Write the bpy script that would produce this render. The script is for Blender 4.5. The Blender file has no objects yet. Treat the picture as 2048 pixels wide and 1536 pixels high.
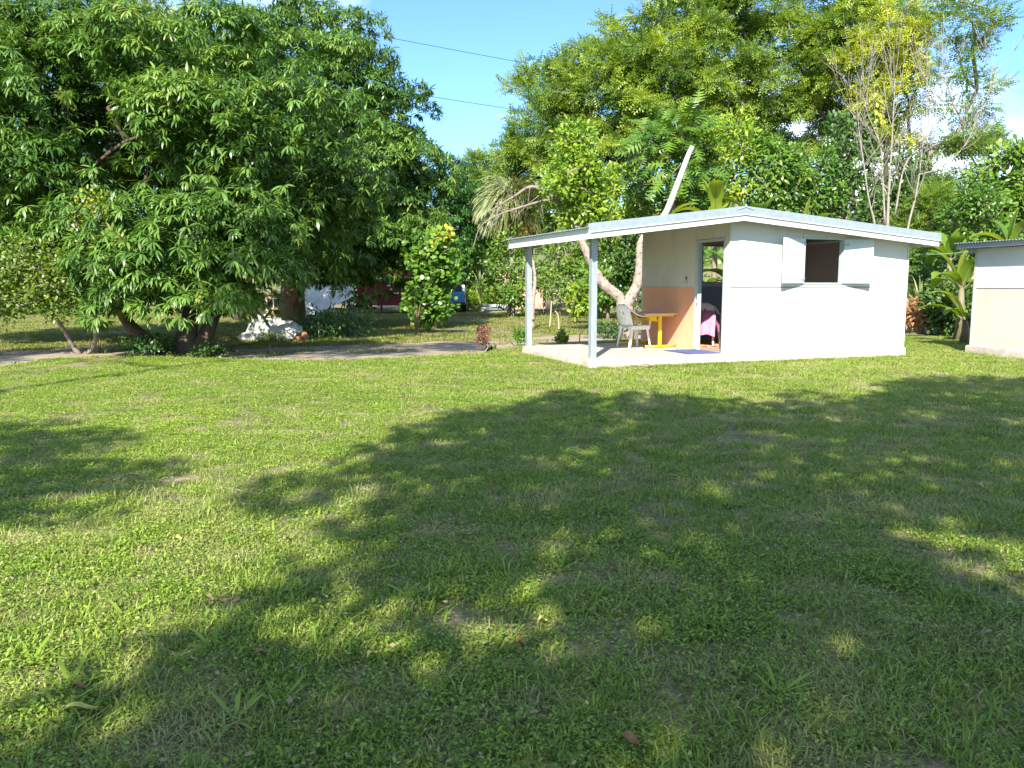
import bpy, math, random
import numpy as np
from mathutils import Vector, Matrix

random.seed(7)
RNG = np.random.default_rng(11)
SC = bpy.context.scene
COL = SC.collection
R = math.radians

# ------------------------------------------------------------------ camera
FPX, PITCH, CAMH = 1617.18, 0.1218, 1.4141          # focal length in photo pixels, tilt, eye height
cam_d = bpy.data.cameras.new('camera')
cam_d.sensor_width = 36.0
cam_d.lens = 36.0 * FPX / 2048.0
cam_d.clip_start = 0.05
cam_d.clip_end = 3000.0
cam = bpy.data.objects.new('camera', cam_d)
COL.objects.link(cam)
cam.location = (0, 0, CAMH)
cam.rotation_euler = (math.pi / 2 - PITCH, 0, 0)
SC.camera = cam

# ------------------------------------------------------------------ sun and sky
SUN_EL, SUN_AZ = R(36.5), R(13.5)                   # shadows run 13.5 degrees to the right of straight ahead
SDIR = Vector((math.sin(SUN_AZ) * math.cos(SUN_EL), math.cos(SUN_AZ) * math.cos(SUN_EL), -math.sin(SUN_EL)))
sun_d = bpy.data.lights.new('sun', 'SUN')
sun_d.energy = 4.9
sun_d.angle = R(0.53)
sun_d.color = (1.0, 0.955, 0.87)
sun = bpy.data.objects.new('sun', sun_d)
COL.objects.link(sun)
sun.rotation_euler = SDIR.to_track_quat('-Z', 'Y').to_euler()
sun.location = (-20, -60, 60)

world = bpy.data.worlds.new('World')
SC.world = world
world.use_nodes = True
wn, wl = world.node_tree.nodes, world.node_tree.links
wn.clear()
w_out = wn.new('ShaderNodeOutputWorld')
w_bg = wn.new('ShaderNodeBackground')
w_bg.inputs['Strength'].default_value = 0.138
sky = wn.new('ShaderNodeTexSky')
sky.sky_type = 'NISHITA'
sky.sun_disc = False
sky.sun_elevation = SUN_EL
sky.sun_rotation = math.pi + SUN_AZ
sky.air_density = 1.0
sky.dust_density = 0.1
sky.ozone_density = 1.6
w_tint = wn.new('ShaderNodeMixRGB'); w_tint.blend_type = 'MULTIPLY'; w_tint.inputs[0].default_value = 1.0
w_tint.inputs[2].default_value = (0.47, 0.655, 0.86, 1)
wl.new(sky.outputs[0], w_tint.inputs[1])
# scattered fair-weather clouds, thicker near the horizon
w_tc = wn.new('ShaderNodeTexCoord')
w_map = wn.new('ShaderNodeMapping'); w_map.inputs['Scale'].default_value = (1.0, 1.0, 2.2)
w_map.inputs['Location'].default_value = (7.2, 6.1, 1.5)
w_noise = wn.new('ShaderNodeTexNoise'); w_noise.inputs['Scale'].default_value = 2.3
w_noise.inputs['Detail'].default_value = 8; w_noise.inputs['Roughness'].default_value = 0.52
w_ramp = wn.new('ShaderNodeValToRGB')
w_ramp.color_ramp.elements[0].position = 0.52; w_ramp.color_ramp.elements[0].color = (0, 0, 0, 1)
w_ramp.color_ramp.elements[1].position = 0.65; w_ramp.color_ramp.elements[1].color = (1, 1, 1, 1)
w_mix = wn.new('ShaderNodeMixRGB'); w_mix.inputs[2].default_value = (5.4, 5.9, 6.4, 1)
wl.new(w_tc.outputs['Generated'], w_map.inputs[0]); wl.new(w_map.outputs[0], w_noise.inputs[0])
wl.new(w_noise.outputs[0], w_ramp.inputs[0]); wl.new(w_ramp.outputs[0], w_mix.inputs[0])
wl.new(w_tint.outputs[0], w_mix.inputs[1])
wl.new(w_mix.outputs[0], w_bg.inputs[0]); wl.new(w_bg.outputs[0], w_out.inputs[0])

SC.view_settings.view_transform = 'Standard'
SC.view_settings.look = 'None'
SC.view_settings.exposure = 1.33
SC.view_settings.gamma = 1.0
SC.view_settings.use_curve_mapping = False

# ------------------------------------------------------------------ photo pixel -> place
_c, _s = math.cos(PITCH), math.sin(PITCH)
def ray(px, py):
    a, b = (px - 1024) / FPX, -(py - 768) / FPX
    return Vector((a, _c + b * _s, -_s + b * _c))
def ground(px, py, z=0.0):                           # where a pixel's ray meets the level z
    d = ray(px, py)
    return Vector((0, 0, CAMH)) + d * ((z - CAMH) / d.z)
def at(px, py, dist):                                # a point `dist` metres ahead along the pixel's ray
    d = ray(px, py)
    return Vector((0, 0, CAMH)) + d * (dist / d.y)
def sun_up(g, z):                                    # the point at height z whose shadow falls on ground point g
    k = z / -SDIR.z
    return Vector((g[0] - SDIR.x * k, g[1] - SDIR.y * k, z))

# ------------------------------------------------------------------ materials
def new_mat(name):
    m = bpy.data.materials.new(name); m.use_nodes = True
    nt = m.node_tree; nt.nodes.clear()
    out = nt.nodes.new('ShaderNodeOutputMaterial')
    return m, nt.nodes, nt.links, out

def mat(name, col, rough=0.7, col2=None, scale=6.0, detail=6, lo=0.35, hi=0.65, metal=0.0, bump=0.0, bscale=None,
        spec=0.5, stretch=(1, 1, 1), col3=None, scale3=1.0, lo3=0.55, hi3=0.7, coords='Object'):
    m, N, L, out = new_mat(name)
    b = N.new('ShaderNodeBsdfPrincipled')
    b.inputs['Roughness'].default_value = rough; b.inputs['Metallic'].default_value = metal
    b.inputs['Specular IOR Level'].default_value = spec
    L.new(b.outputs[0], out.inputs[0])
    tc = N.new('ShaderNodeTexCoord'); mp = N.new('ShaderNodeMapping'); mp.inputs['Scale'].default_value = stretch
    L.new(tc.outputs[coords], mp.inputs[0])
    last = None
    if col2 is not None:
        n = N.new('ShaderNodeTexNoise'); n.inputs['Scale'].default_value = scale; n.inputs['Detail'].default_value = detail
        n.inputs['Roughness'].default_value = 0.6
        L.new(mp.outputs[0], n.inputs[0])
        r = N.new('ShaderNodeValToRGB')
        r.color_ramp.elements[0].position = lo; r.color_ramp.elements[0].color = (*col, 1)
        r.color_ramp.elements[1].position = hi; r.color_ramp.elements[1].color = (*col2, 1)
        L.new(n.outputs[0], r.inputs[0]); last = r.outputs[0]
        if col3 is not None:
            n3 = N.new('ShaderNodeTexNoise'); n3.inputs['Scale'].default_value = scale3; n3.inputs['Detail'].default_value = 5
            L.new(mp.outputs[0], n3.inputs[0])
            r3 = N.new('ShaderNodeValToRGB')
            r3.color_ramp.elements[0].position = lo3; r3.color_ramp.elements[1].position = hi3
            L.new(n3.outputs[0], r3.inputs[0])
            mx = N.new('ShaderNodeMixRGB'); mx.inputs[2].default_value = (*col3, 1)
            L.new(r3.outputs[0], mx.inputs[0]); L.new(last, mx.inputs[1]); last = mx.outputs[0]
        L.new(last, b.inputs['Base Color'])
    else:
        b.inputs['Base Color'].default_value = (*col, 1)
    if bump:
        nb = N.new('ShaderNodeTexNoise'); nb.inputs['Scale'].default_value = bscale or scale * 4; nb.inputs['Detail'].default_value = 6
        L.new(mp.outputs[0], nb.inputs[0])
        bp = N.new('ShaderNodeBump'); bp.inputs['Strength'].default_value = bump; bp.inputs['Distance'].default_value = 0.02
        L.new(nb.outputs[0], bp.inputs['Height']); L.new(bp.outputs[0], b.inputs['Normal'])
    return m

def leaf_mat(name, cols, rough=0.42, trans=0.3, tcol=None, spec=0.5, pos=None):
    """cols: list of colours met as the leaf's own random tint runs 0..1."""
    m, N, L, out = new_mat(name)
    at_ = N.new('ShaderNodeAttribute'); at_.attribute_name = 'tint'
    r = N.new('ShaderNodeValToRGB')
    els = r.color_ramp.elements
    while len(els) < len(cols): els.new(0.5)
    for i, c in enumerate(cols):
        els[i].position = pos[i] if pos else i / max(1, len(cols) - 1); els[i].color = (*c, 1)
    L.new(at_.outputs['Fac'], r.inputs[0])
    b = N.new('ShaderNodeBsdfPrincipled'); b.inputs['Roughness'].default_value = rough
    b.inputs['Specular IOR Level'].default_value = spec
    L.new(r.outputs[0], b.inputs['Base Color'])
    t = N.new('ShaderNodeBsdfTranslucent')
    mul = N.new('ShaderNodeMixRGB'); mul.blend_type = 'MULTIPLY'; mul.inputs[0].default_value = 1
    mul.inputs[2].default_value = (*(tcol or (1.5, 1.5, 0.6)), 1)
    L.new(r.outputs[0], mul.inputs[1]); L.new(mul.outputs[0], t.inputs[0])
    mx = N.new('ShaderNodeMixShader'); mx.inputs[0].default_value = trans
    L.new(b.outputs[0], mx.inputs[1]); L.new(t.outputs[0], mx.inputs[2]); L.new(mx.outputs[0], out.inputs[0])
    return m

M = {}
M['white'] = mat('painted_panel', (0.62, 0.62, 0.59), 0.75, (0.55, 0.545, 0.50), 1.3, lo=0.45, hi=0.8, bump=0.05, bscale=60,
                 col3=(0.47, 0.455, 0.39), scale3=2.2, lo3=0.62, hi3=0.85)
M['white_stained'] = mat('stained_panel', (0.60, 0.585, 0.53), 0.75, (0.52, 0.50, 0.43), 1.1, lo=0.4, hi=0.75, bump=0.05, bscale=60,
                 col3=(0.31, 0.285, 0.20), scale3=2.6, lo3=0.57, hi3=0.80, stretch=(1, 1, 0.6))
M['cream'] = mat('bare_panel', (0.60, 0.575, 0.485), 0.8, (0.51, 0.485, 0.40), 1.6, lo=0.4, hi=0.75, bump=0.05, bscale=60,
                 col3=(0.42, 0.40, 0.32), scale3=3.0, lo3=0.60, hi3=0.80)
M['cream2'] = mat('weathered_panel', (0.60, 0.565, 0.475), 0.8, (0.51, 0.48, 0.40), 2.0, lo=0.35, hi=0.7, bump=0.05, bscale=60,
                  col3=(0.66, 0.64, 0.55), scale3=4.0, lo3=0.58, hi3=0.75)
M['orange'] = mat('orange_paint', (0.84, 0.40, 0.235), 0.7, (0.79, 0.36, 0.205), 2.0, bump=0.04, bscale=50)
M['frame'] = mat('pale_blue_frame', (0.46, 0.52, 0.52), 0.6, (0.41, 0.46, 0.46), 5)
M['shutter'] = mat('shutter_paint', (0.54, 0.605, 0.61), 0.6, (0.50, 0.56, 0.565), 3)
M['fascia'] = mat('white_fascia', (0.80, 0.80, 0.78), 0.55, (0.74, 0.74, 0.71), 4)
M['zinc'] = mat('zinc_sheet', (0.34, 0.39, 0.41), 0.5, (0.28, 0.325, 0.345), 9, metal=0.35, bump=0.03, bscale=80)
M['galv'] = mat('galvanised_steel', (0.30, 0.34, 0.36), 0.5, (0.39, 0.43, 0.45), 14, metal=0.3, stretch=(1, 1, 0.4))
M['greytrim'] = mat('grey_painted_trim', (0.27, 0.30, 0.31), 0.55, (0.31, 0.34, 0.35), 6)
M['slab'] = mat('concrete_slab', (0.50, 0.45, 0.37), 0.9, (0.40, 0.355, 0.285), 5, bump=0.35, bscale=30,
                col3=(0.36, 0.31, 0.23), scale3=3.5, lo3=0.56, hi3=0.78)
M['taupe'] = mat('interior_board', (0.68, 0.58, 0.52), 0.85, (0.62, 0.525, 0.47), 8, stretch=(6, 6, 0.6))
M['slate'] = mat('interior_slate_paint', (0.30, 0.34, 0.39), 0.7, (0.27, 0.31, 0.355), 4)
M['floor_red'] = mat('inside_floor_concrete', (0.40, 0.31, 0.26), 0.7, (0.34, 0.25, 0.20), 5)
M['plastic'] = mat('white_plastic', (0.90, 0.85, 0.80), 0.4, (0.86, 0.81, 0.75), 4)
M['yellow'] = mat('yellow_enamel', (0.83, 0.56, 0.015), 0.35, (0.78, 0.50, 0.012), 6)
M['tabletop'] = mat('beige_laminate', (0.70, 0.52, 0.40), 0.45, (0.64, 0.46, 0.35), 7)
M['rubber'] = mat('black_rubber', (0.02, 0.02, 0.02), 0.7)
M['pink'] = mat('pink_cloth', (0.80, 0.26, 0.44), 0.9, (0.74, 0.22, 0.40), 9, bump=0.2, bscale=90)
M['blue_rug'] = mat('blue_rag_rug', (0.05, 0.075, 0.19), 0.95, (0.12, 0.13, 0.24), 40, bump=0.4, bscale=120)
M['orange_rug'] = mat('orange_rug_cloth', (0.55, 0.16, 0.05), 0.95, (0.66, 0.42, 0.22), 14, bump=0.3, bscale=100)
M['bark'] = mat('brown_bark', (0.115, 0.075, 0.048), 0.9, (0.21, 0.15, 0.10), 7, bump=0.8, bscale=22, stretch=(1, 1, 0.35))
M['bark_mango'] = mat('shaded_mango_bark', (0.06, 0.04, 0.026), 0.9, (0.12, 0.08, 0.05), 7, bump=0.9, bscale=22, stretch=(1, 1, 0.35))  # bark colour darkened to carry the shade under the crown
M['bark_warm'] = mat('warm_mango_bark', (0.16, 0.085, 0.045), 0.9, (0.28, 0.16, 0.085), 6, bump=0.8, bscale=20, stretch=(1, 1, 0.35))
M['bark_pale'] = mat('pale_mottled_bark', (0.26, 0.195, 0.15), 0.85, (0.38, 0.31, 0.26), 9, bump=0.7, bscale=26,
                     col3=(0.12, 0.085, 0.065), scale3=11, lo3=0.55, hi3=0.66)
M['bark_bare'] = mat('pale_bare_bark', (0.22, 0.185, 0.145), 0.85, (0.32, 0.28, 0.235), 10, bump=0.5, bscale=30)
M['bark_white'] = mat('stripped_pale_wood', (0.44, 0.40, 0.34), 0.8, (0.55, 0.51, 0.45), 8, bump=0.4, bscale=25, stretch=(1, 1, 0.3))
M['bark_grey'] = mat('grey_twig_bark', (0.17, 0.135, 0.105), 0.85, (0.26, 0.215, 0.17), 10, bump=0.5, bscale=30)
M['bark_dark'] = mat('dark_bark', (0.05, 0.038, 0.028), 0.9, (0.085, 0.065, 0.048), 8, bump=0.7, bscale=24)
M['rock'] = mat('white_coral_rock', (0.62, 0.60, 0.54), 0.9, (0.46, 0.44, 0.38), 5, bump=0.9, bscale=18,
                col3=(0.20, 0.19, 0.16), scale3=7, lo3=0.58, hi3=0.70)
M['clay'] = mat('red_clay', (0.28, 0.11, 0.06), 0.8, (0.21, 0.085, 0.05), 9)
M['maroon'] = mat('maroon_plank_paint', (0.20, 0.022, 0.026), 0.75, (0.14, 0.018, 0.02), 9, stretch=(1, 1, 6))
M['redroof'] = mat('red_roof_paint', (0.50, 0.04, 0.05), 0.6, (0.40, 0.035, 0.045), 6)
M['unlit_black'] = mat('unlit_interior_black', (0.012, 0.011, 0.010), 0.9)  # near-black colour that paints the darkness of unlit interiors
M['tan'] = mat('tan_plywood', (0.44, 0.30, 0.15), 0.85, (0.35, 0.23, 0.11), 6, stretch=(1, 1, 3))
M['glass'] = mat('dark_glass', (0.02, 0.025, 0.03), 0.12, spec=0.7)
M['sheet'] = mat('white_sheet', (0.74, 0.73, 0.70), 0.6, (0.64, 0.63, 0.60), 5)
M['carblue'] = mat('car_blue_paint', (0.05, 0.24, 0.50), 0.3, spec=0.6)
M['carwhite'] = mat('car_white_paint', (0.72, 0.72, 0.72), 0.35)
M['blueroof'] = mat('blue_roof_sheet', (0.03, 0.07, 0.22), 0.4)
M['bluebag'] = mat('blue_plastic_sheet', (0.03, 0.26, 0.62), 0.3, (0.10, 0.40, 0.75), 10, bump=0.5, bscale=20)
M['stick'] = mat('pale_stick', (0.52, 0.40, 0.27), 0.9, (0.40, 0.29, 0.19), 20)
M['wire'] = mat('black_cable', (0.03, 0.03, 0.03), 0.6)
M['line'] = mat('green_clothesline', (0.25, 0.42, 0.33), 0.6)
M['salmon'] = mat('salmon_wall', (0.55, 0.33, 0.25), 0.85, (0.46, 0.28, 0.21), 5)
M['dirt'] = mat('sandy_dirt', (0.36, 0.29, 0.205), 0.95, (0.235, 0.185, 0.125), 1.6, detail=10, bump=0.6, bscale=14,
                col3=(0.13, 0.15, 0.05), scale3=0.9, lo3=0.60, hi3=0.72)
M['hillsoil'] = mat('scrubby_hillside', (0.10, 0.13, 0.035), 0.95, (0.17, 0.16, 0.06), 0.12)
M['deadleaf'] = mat('dead_leaf', (0.25, 0.10, 0.035), 0.8, (0.34, 0.18, 0.07), 30)
M['tanleaf'] = mat('tan_dead_leaf', (0.33, 0.245, 0.13), 0.8, (0.24, 0.17, 0.085), 30)
M['yellowleaf'] = mat('yellowed_leaf', (0.46, 0.46, 0.10), 0.7, (0.40, 0.36, 0.08), 25)

G = lambda *a: tuple(a)
M['mango'] = leaf_mat('mango_leaf', [(0.036, 0.088, 0.016), (0.075, 0.162, 0.025), (0.135, 0.24, 0.040), (0.205, 0.31, 0.057), (0.36, 0.32, 0.08)], 0.38, 0.26, pos=[0, .3, .6, .88, 1.0])
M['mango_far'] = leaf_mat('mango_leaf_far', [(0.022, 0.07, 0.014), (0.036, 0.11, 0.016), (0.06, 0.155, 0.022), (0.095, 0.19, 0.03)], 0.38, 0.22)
M['feather'] = leaf_mat('feathery_leaflet', [(0.065, 0.135, 0.018), (0.13, 0.21, 0.026), (0.215, 0.305, 0.034), (0.35, 0.42, 0.04)], 0.5, 0.38)
M['feather_y'] = leaf_mat('golden_creeper_leaf', [(0.20, 0.26, 0.02), (0.34, 0.38, 0.025), (0.48, 0.46, 0.03)], 0.5, 0.35)
M['broad'] = leaf_mat('broad_leaf', [(0.04, 0.10, 0.012), (0.07, 0.16, 0.016), (0.12, 0.22, 0.022), (0.20, 0.29, 0.03)], 0.4, 0.28)
M['lime'] = leaf_mat('lime_leaf', [(0.08, 0.17, 0.012), (0.14, 0.25, 0.018), (0.22, 0.33, 0.022), (0.36, 0.40, 0.03)], 0.42, 0.32)
M['roundleaf'] = leaf_mat('round_glossy_leaf', [(0.05, 0.125, 0.014), (0.085, 0.19, 0.02), (0.15, 0.27, 0.03), (0.40, 0.38, 0.03)], 0.36, 0.26)
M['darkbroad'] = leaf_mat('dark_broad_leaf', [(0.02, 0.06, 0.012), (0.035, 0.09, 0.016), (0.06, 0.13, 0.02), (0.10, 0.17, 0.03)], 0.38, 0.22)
M['citrus'] = leaf_mat('citrus_leaf', [(0.06, 0.12, 0.014), (0.10, 0.17, 0.02), (0.17, 0.24, 0.025), (0.33, 0.33, 0.03)], 0.42, 0.3)
M['redleaf'] = leaf_mat('red_leaf', [(0.10, 0.015, 0.02), (0.19, 0.03, 0.04), (0.26, 0.07, 0.06), (0.24, 0.14, 0.07)], 0.5, 0.3, (1.3, 0.9, 0.8))
M['tileaf'] = leaf_mat('tan_ti_leaf', [(0.30, 0.14, 0.07), (0.42, 0.24, 0.12), (0.48, 0.36, 0.16), (0.25, 0.26, 0.05)], 0.6, 0.3, (1.2, 1.0, 0.8))
M['banana'] = leaf_mat('banana_leaf', [(0.07, 0.15, 0.016), (0.12, 0.22, 0.02), (0.20, 0.30, 0.028), (0.36, 0.37, 0.045)], 0.38, 0.38)
M['palm'] = leaf_mat('grey_green_palm_leaf', [(0.12, 0.16, 0.05), (0.18, 0.23, 0.08), (0.26, 0.30, 0.12), (0.36, 0.33, 0.14)], 0.5, 0.25)
M['palm_dry'] = leaf_mat('dry_palm_leaf', [(0.34, 0.20, 0.09), (0.46, 0.30, 0.12), (0.52, 0.40, 0.08), (0.40, 0.16, 0.08)], 0.7, 0.2, (1.1, 1.0, 0.8))
M['pstem'] = mat('banana_stem', (0.13, 0.12, 0.055), 0.7, (0.22, 0.18, 0.11), 8, stretch=(1, 1, 0.4))

def ground_material():
    m, N, L, out = new_mat('lawn_soil')
    b = N.new('ShaderNodeBsdfPrincipled'); b.inputs['Roughness'].default_value = 0.95; b.inputs['Specular IOR Level'].default_value = 0.15
    L.new(b.outputs[0], out.inputs[0])
    geo = N.new('ShaderNodeNewGeometry')
    n1 = N.new('ShaderNodeTexNoise'); n1.inputs['Scale'].default_value = 2.2; n1.inputs['Detail'].default_value = 7
    n2 = N.new('ShaderNodeTexNoise'); n2.inputs['Scale'].default_value = 26; n2.inputs['Detail'].default_value = 6
    n3 = N.new('ShaderNodeTexNoise'); n3.inputs['Scale'].default_value = 55; n3.inputs['Detail'].default_value = 4
    for n in (n1, n2, n3): L.new(geo.outputs['Position'], n.inputs[0])
    r1 = N.new('ShaderNodeValToRGB')
    r1.color_ramp.elements[0].position = 0.42; r1.color_ramp.elements[0].color = (0.185, 0.175, 0.075, 1)
    r1.color_ramp.elements[1].position = 0.66; r1.color_ramp.elements[1].color = (0.34, 0.275, 0.165, 1)
    L.new(n1.outputs[0], r1.inputs[0])
    r2 = N.new('ShaderNodeValToRGB')
    r2.color_ramp.elements[0].position = 0.3; r2.color_ramp.elements[0].color = (0.5, 0.5, 0.5, 1)
    r2.color_ramp.elements[1].position = 0.7; r2.color_ramp.elements[1].color = (1.35, 1.35, 1.3, 1)
    L.new(n2.outputs[0], r2.inputs[0])
    mx = N.new('ShaderNodeMixRGB'); mx.blend_type = 'MULTIPLY'; mx.inputs[0].default_value = 1
    L.new(r1.outputs[0], mx.inputs[1]); L.new(r2.outputs[0], mx.inputs[2]); L.new(mx.outputs[0], b.inputs['Base Color'])
    bp = N.new('ShaderNodeBump'); bp.inputs['Strength'].default_value = 0.9; bp.inputs['Distance'].default_value = 0.03
    L.new(n3.outputs[0], bp.inputs['Height']); L.new(bp.outputs[0], b.inputs['Normal'])
    return m

def grass_material(name, greens, dry, dry_lo, dry_hi, trans=0.35):
    m, N, L, out = new_mat(name)
    geo = N.new('ShaderNodeNewGeometry')
    at_ = N.new('ShaderNodeAttribute'); at_.attribute_name = 'tint'
    r = N.new('ShaderNodeValToRGB'); els = r.color_ramp.elements
    while len(els) < len(greens): els.new(0.5)
    for i, c in enumerate(greens):
        els[i].position = i / (len(greens) - 1); els[i].color = (*c, 1)
    big = N.new('ShaderNodeTexNoise'); big.inputs['Scale'].default_value = 0.45; big.inputs['Detail'].default_value = 4
    L.new(geo.outputs['Position'], big.inputs[0])
    ma = N.new('ShaderNodeMath'); ma.operation = 'MULTIPLY_ADD'; ma.inputs[1].default_value = 0.9; ma.inputs[2].default_value = -0.45
    L.new(big.outputs[0], ma.inputs[0])
    ad = N.new('ShaderNodeMath'); ad.operation = 'ADD'; ad.use_clamp = True
    L.new(at_.outputs['Fac'], ad.inputs[0]); L.new(ma.outputs[0], ad.inputs[1]); L.new(ad.outputs[0], r.inputs[0])
    n2 = N.new('ShaderNodeTexNoise'); n2.inputs['Scale'].default_value = 1.5; n2.inputs['Detail'].default_value = 6
    L.new(geo.outputs['Position'], n2.inputs[0])
    mr = N.new('ShaderNodeMapRange'); mr.inputs[1].default_value = dry_lo; mr.inputs[2].default_value = dry_hi
    L.new(n2.outputs[0], mr.inputs[0])
    rnd = N.new('ShaderNodeMath'); rnd.operation = 'GREATER_THAN'; rnd.inputs[1].default_value = 0.93
    L.new(at_.outputs['Fac'], rnd.inputs[0])
    mxm = N.new('ShaderNodeMath'); mxm.operation = 'MAXIMUM'
    L.new(mr.outputs[0], mxm.inputs[0]); L.new(rnd.outputs[0], mxm.inputs[1])
    mx = N.new('ShaderNodeMixRGB'); mx.inputs[2].default_value = (*dry, 1)
    L.new(mxm.outputs[0], mx.inputs[0]); L.new(r.outputs[0], mx.inputs[1])
    b = N.new('ShaderNodeBsdfPrincipled'); b.inputs['Roughness'].default_value = 0.5; b.inputs['Specular IOR Level'].default_value = 0.35
    L.new(mx.outputs[0], b.inputs['Base Color'])
    t = N.new('ShaderNodeBsdfTranslucent'); L.new(mx.outputs[0], t.inputs[0])
    ms = N.new('ShaderNodeMixShader'); ms.inputs[0].default_value = trans
    L.new(b.outputs[0], ms.inputs[1]); L.new(t.outputs[0], ms.inputs[2]); L.new(ms.outputs[0], out.inputs[0])
    return m
M['soil'] = ground_material()
M['grass'] = grass_material('lawn_blade', [(0.135, 0.21, 0.028), (0.24, 0.34, 0.044), (0.365, 0.455, 0.068)], (0.48, 0.43, 0.19), 0.49, 0.76)
M['weed'] = grass_material('lawn_clover_leaf', [(0.125, 0.22, 0.022), (0.225, 0.35, 0.034), (0.35, 0.46, 0.050)], (0.44, 0.41, 0.16), 0.54, 0.82)
M['grass_far'] = grass_material('dry_lawn_blade', [(0.13, 0.19, 0.025), (0.21, 0.27, 0.035), (0.30, 0.34, 0.05)], (0.40, 0.33, 0.16), 0.48, 0.66)

# ------------------------------------------------------------------ mesh helpers
def tag(o, label=None, cat=None, group=None, kind=None):
    if label: o['label'] = label
    if cat: o['category'] = cat
    if group: o['group'] = group
    if kind: o['kind'] = kind
    return o
def thing(name, label, cat, loc=(0, 0, 0), rz=0.0, group=None):
    o = bpy.data.objects.new(name, None); COL.objects.link(o)
    o.location = loc; o.rotation_euler = (0, 0, rz); o.empty_display_size = 0.2
    return tag(o, label, cat, group)
def obj(name, me, m=None, parent=None, loc=None, rot=None):
    o = bpy.data.objects.new(name, me); COL.objects.link(o)
    if m is not None and len(me.materials) == 0: me.materials.append(m)
    if parent is not None: o.parent = parent
    if loc is not None: o.location = loc
    if rot is not None: o.rotation_euler = rot
    return o
def pymesh(name, V, F, smooth=False):
    me = bpy.data.meshes.new(name); me.from_pydata([tuple(v) for v in V], [], F); me.update()
    if smooth: me.polygons.foreach_set('use_smooth', [True] * len(me.polygons))
    return me
def npmesh(name, V, T, tint=None, smooth=False):
    """V (n,3), T (m,3) triangles, tint per vertex."""
    me = bpy.data.meshes.new(name)
    V = np.asarray(V, np.float32); T = np.asarray(T, np.int32)
    me.vertices.add(len(V)); me.vertices.foreach_set('co', V.ravel())
    me.loops.add(T.size); me.loops.foreach_set('vertex_index', T.ravel())
    me.polygons.add(len(T))
    me.polygons.foreach_set('loop_start', np.arange(0, T.size, 3, dtype=np.int32))
    me.polygons.foreach_set('loop_total', np.full(len(T), 3, np.int32))
    if smooth: me.polygons.foreach_set('use_smooth', np.ones(len(T), bool))
    if tint is not None:
        a = me.attributes.new('tint', 'FLOAT', 'POINT'); a.data.foreach_set('value', np.asarray(tint, np.float32))
    me.update(calc_edges=True)
    return me
class MB:
    """collects pieces of ONE part"""
    def __init__(s): s.V = []; s.F = []
    def box(s, x0, x1, y0, y1, z0, z1):
        b = len(s.V)
        s.V += [(x0, y0, z0), (x1, y0, z0), (x1, y1, z0), (x0, y1, z0), (x0, y0, z1), (x1, y0, z1), (x1, y1, z1), (x0, y1, z1)]
        s.F += [tuple(b + i for i in f) for f in ((0, 3, 2, 1), (4, 5, 6, 7), (0, 1, 5, 4), (1, 2, 6, 5), (2, 3, 7, 6), (3, 0, 4, 7))]
        return s
    def prism(s, poly, y0, y1):                      # polygon in x,z pushed along y
        b = len(s.V); n = len(poly)
        s.V += [(x, y0, z) for x, z in poly] + [(x, y1, z) for x, z in poly]
        s.F.append(tuple(range(b, b + n))); s.F.append(tuple(range(b + 2 * n - 1, b + n - 1, -1)))
        for i in range(n):
            j = (i + 1) % n; s.F.append((b + i, b + n + i, b + n + j, b + j))
        return s
    def prism_x(s, poly, x0, x1):                    # polygon in y,z pushed along x
        b = len(s.V); n = len(poly)
        s.V += [(x0, y, z) for y, z in poly] + [(x1, y, z) for y, z in poly]
        s.F.append(tuple(range(b, b + n))); s.F.append(tuple(range(b + 2 * n - 1, b + n - 1, -1)))
        for i in range(n):
            j = (i + 1) % n; s.F.append((b + i, b + n + i, b + n + j, b + j))
        return s
    def prism_z(s, poly, z0, z1):
        b = len(s.V); n = len(poly)
        s.V += [(x, y, z0) for x, y in poly] + [(x, y, z1) for x, y in poly]
        s.F.append(tuple(range(b + n - 1, b - 1, -1))); s.F.append(tuple(range(b + n, b + 2 * n)))
        for i in range(n):
            j = (i + 1) % n; s.F.append((b + i, b + j, b + n + j, b + n + i))
        return s
    def tube(s, pts, rad, sides=8, squash=None):
        V, F = tube_vf(pts, rad, sides, squash); b = len(s.V)
        s.V += V; s.F += [tuple(b + i for i in f) for f in F]; return s
    def build(s, name, m, parent=None, smooth=False, bevel=0.0):
        me = pymesh(name, s.V, s.F, smooth)
        o = obj(name, me, m, parent)
        if bevel:
            md = o.modifiers.new('edge', 'BEVEL'); md.width = bevel; md.segments = 2; md.limit_method = 'ANGLE'
        return o
def tube_vf(pts, rad, sides=8, squash=None):
    P = [Vector(p) for p in pts]; V = []; F = []
    up = Vector((0, 0, 1)); prev = None
    for i, p in enumerate(P):
        t = (P[min(i + 1, len(P) - 1)] - P[max(i - 1, 0)]).normalized()
        if prev is None:
            a = t.cross(up) if abs(t.z) < 0.9 else t.cross(Vector((1, 0, 0)))
            a.normalize()
        else:
            a = (prev - t * prev.dot(t)).normalized()
        prev = a; b = t.cross(a)
        r = rad[i] if hasattr(rad, '__len__') else rad
        for k in range(sides):
            an = 2 * math.pi * k / sides
            q = p + a * (math.cos(an) * r) + b * (math.sin(an) * r * (squash or 1))
            V.append(tuple(q))
    for i in range(len(P) - 1):
        for k in range(sides):
            k2 = (k + 1) % sides
            F.append((i * sides + k, i * sides + k2, (i + 1) * sides + k2, (i + 1) * sides + k))
    F.append(tuple(range(sides - 1, -1, -1))); F.append(tuple((len(P) - 1) * sides + k for k in range(sides)))
    return V, F
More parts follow.
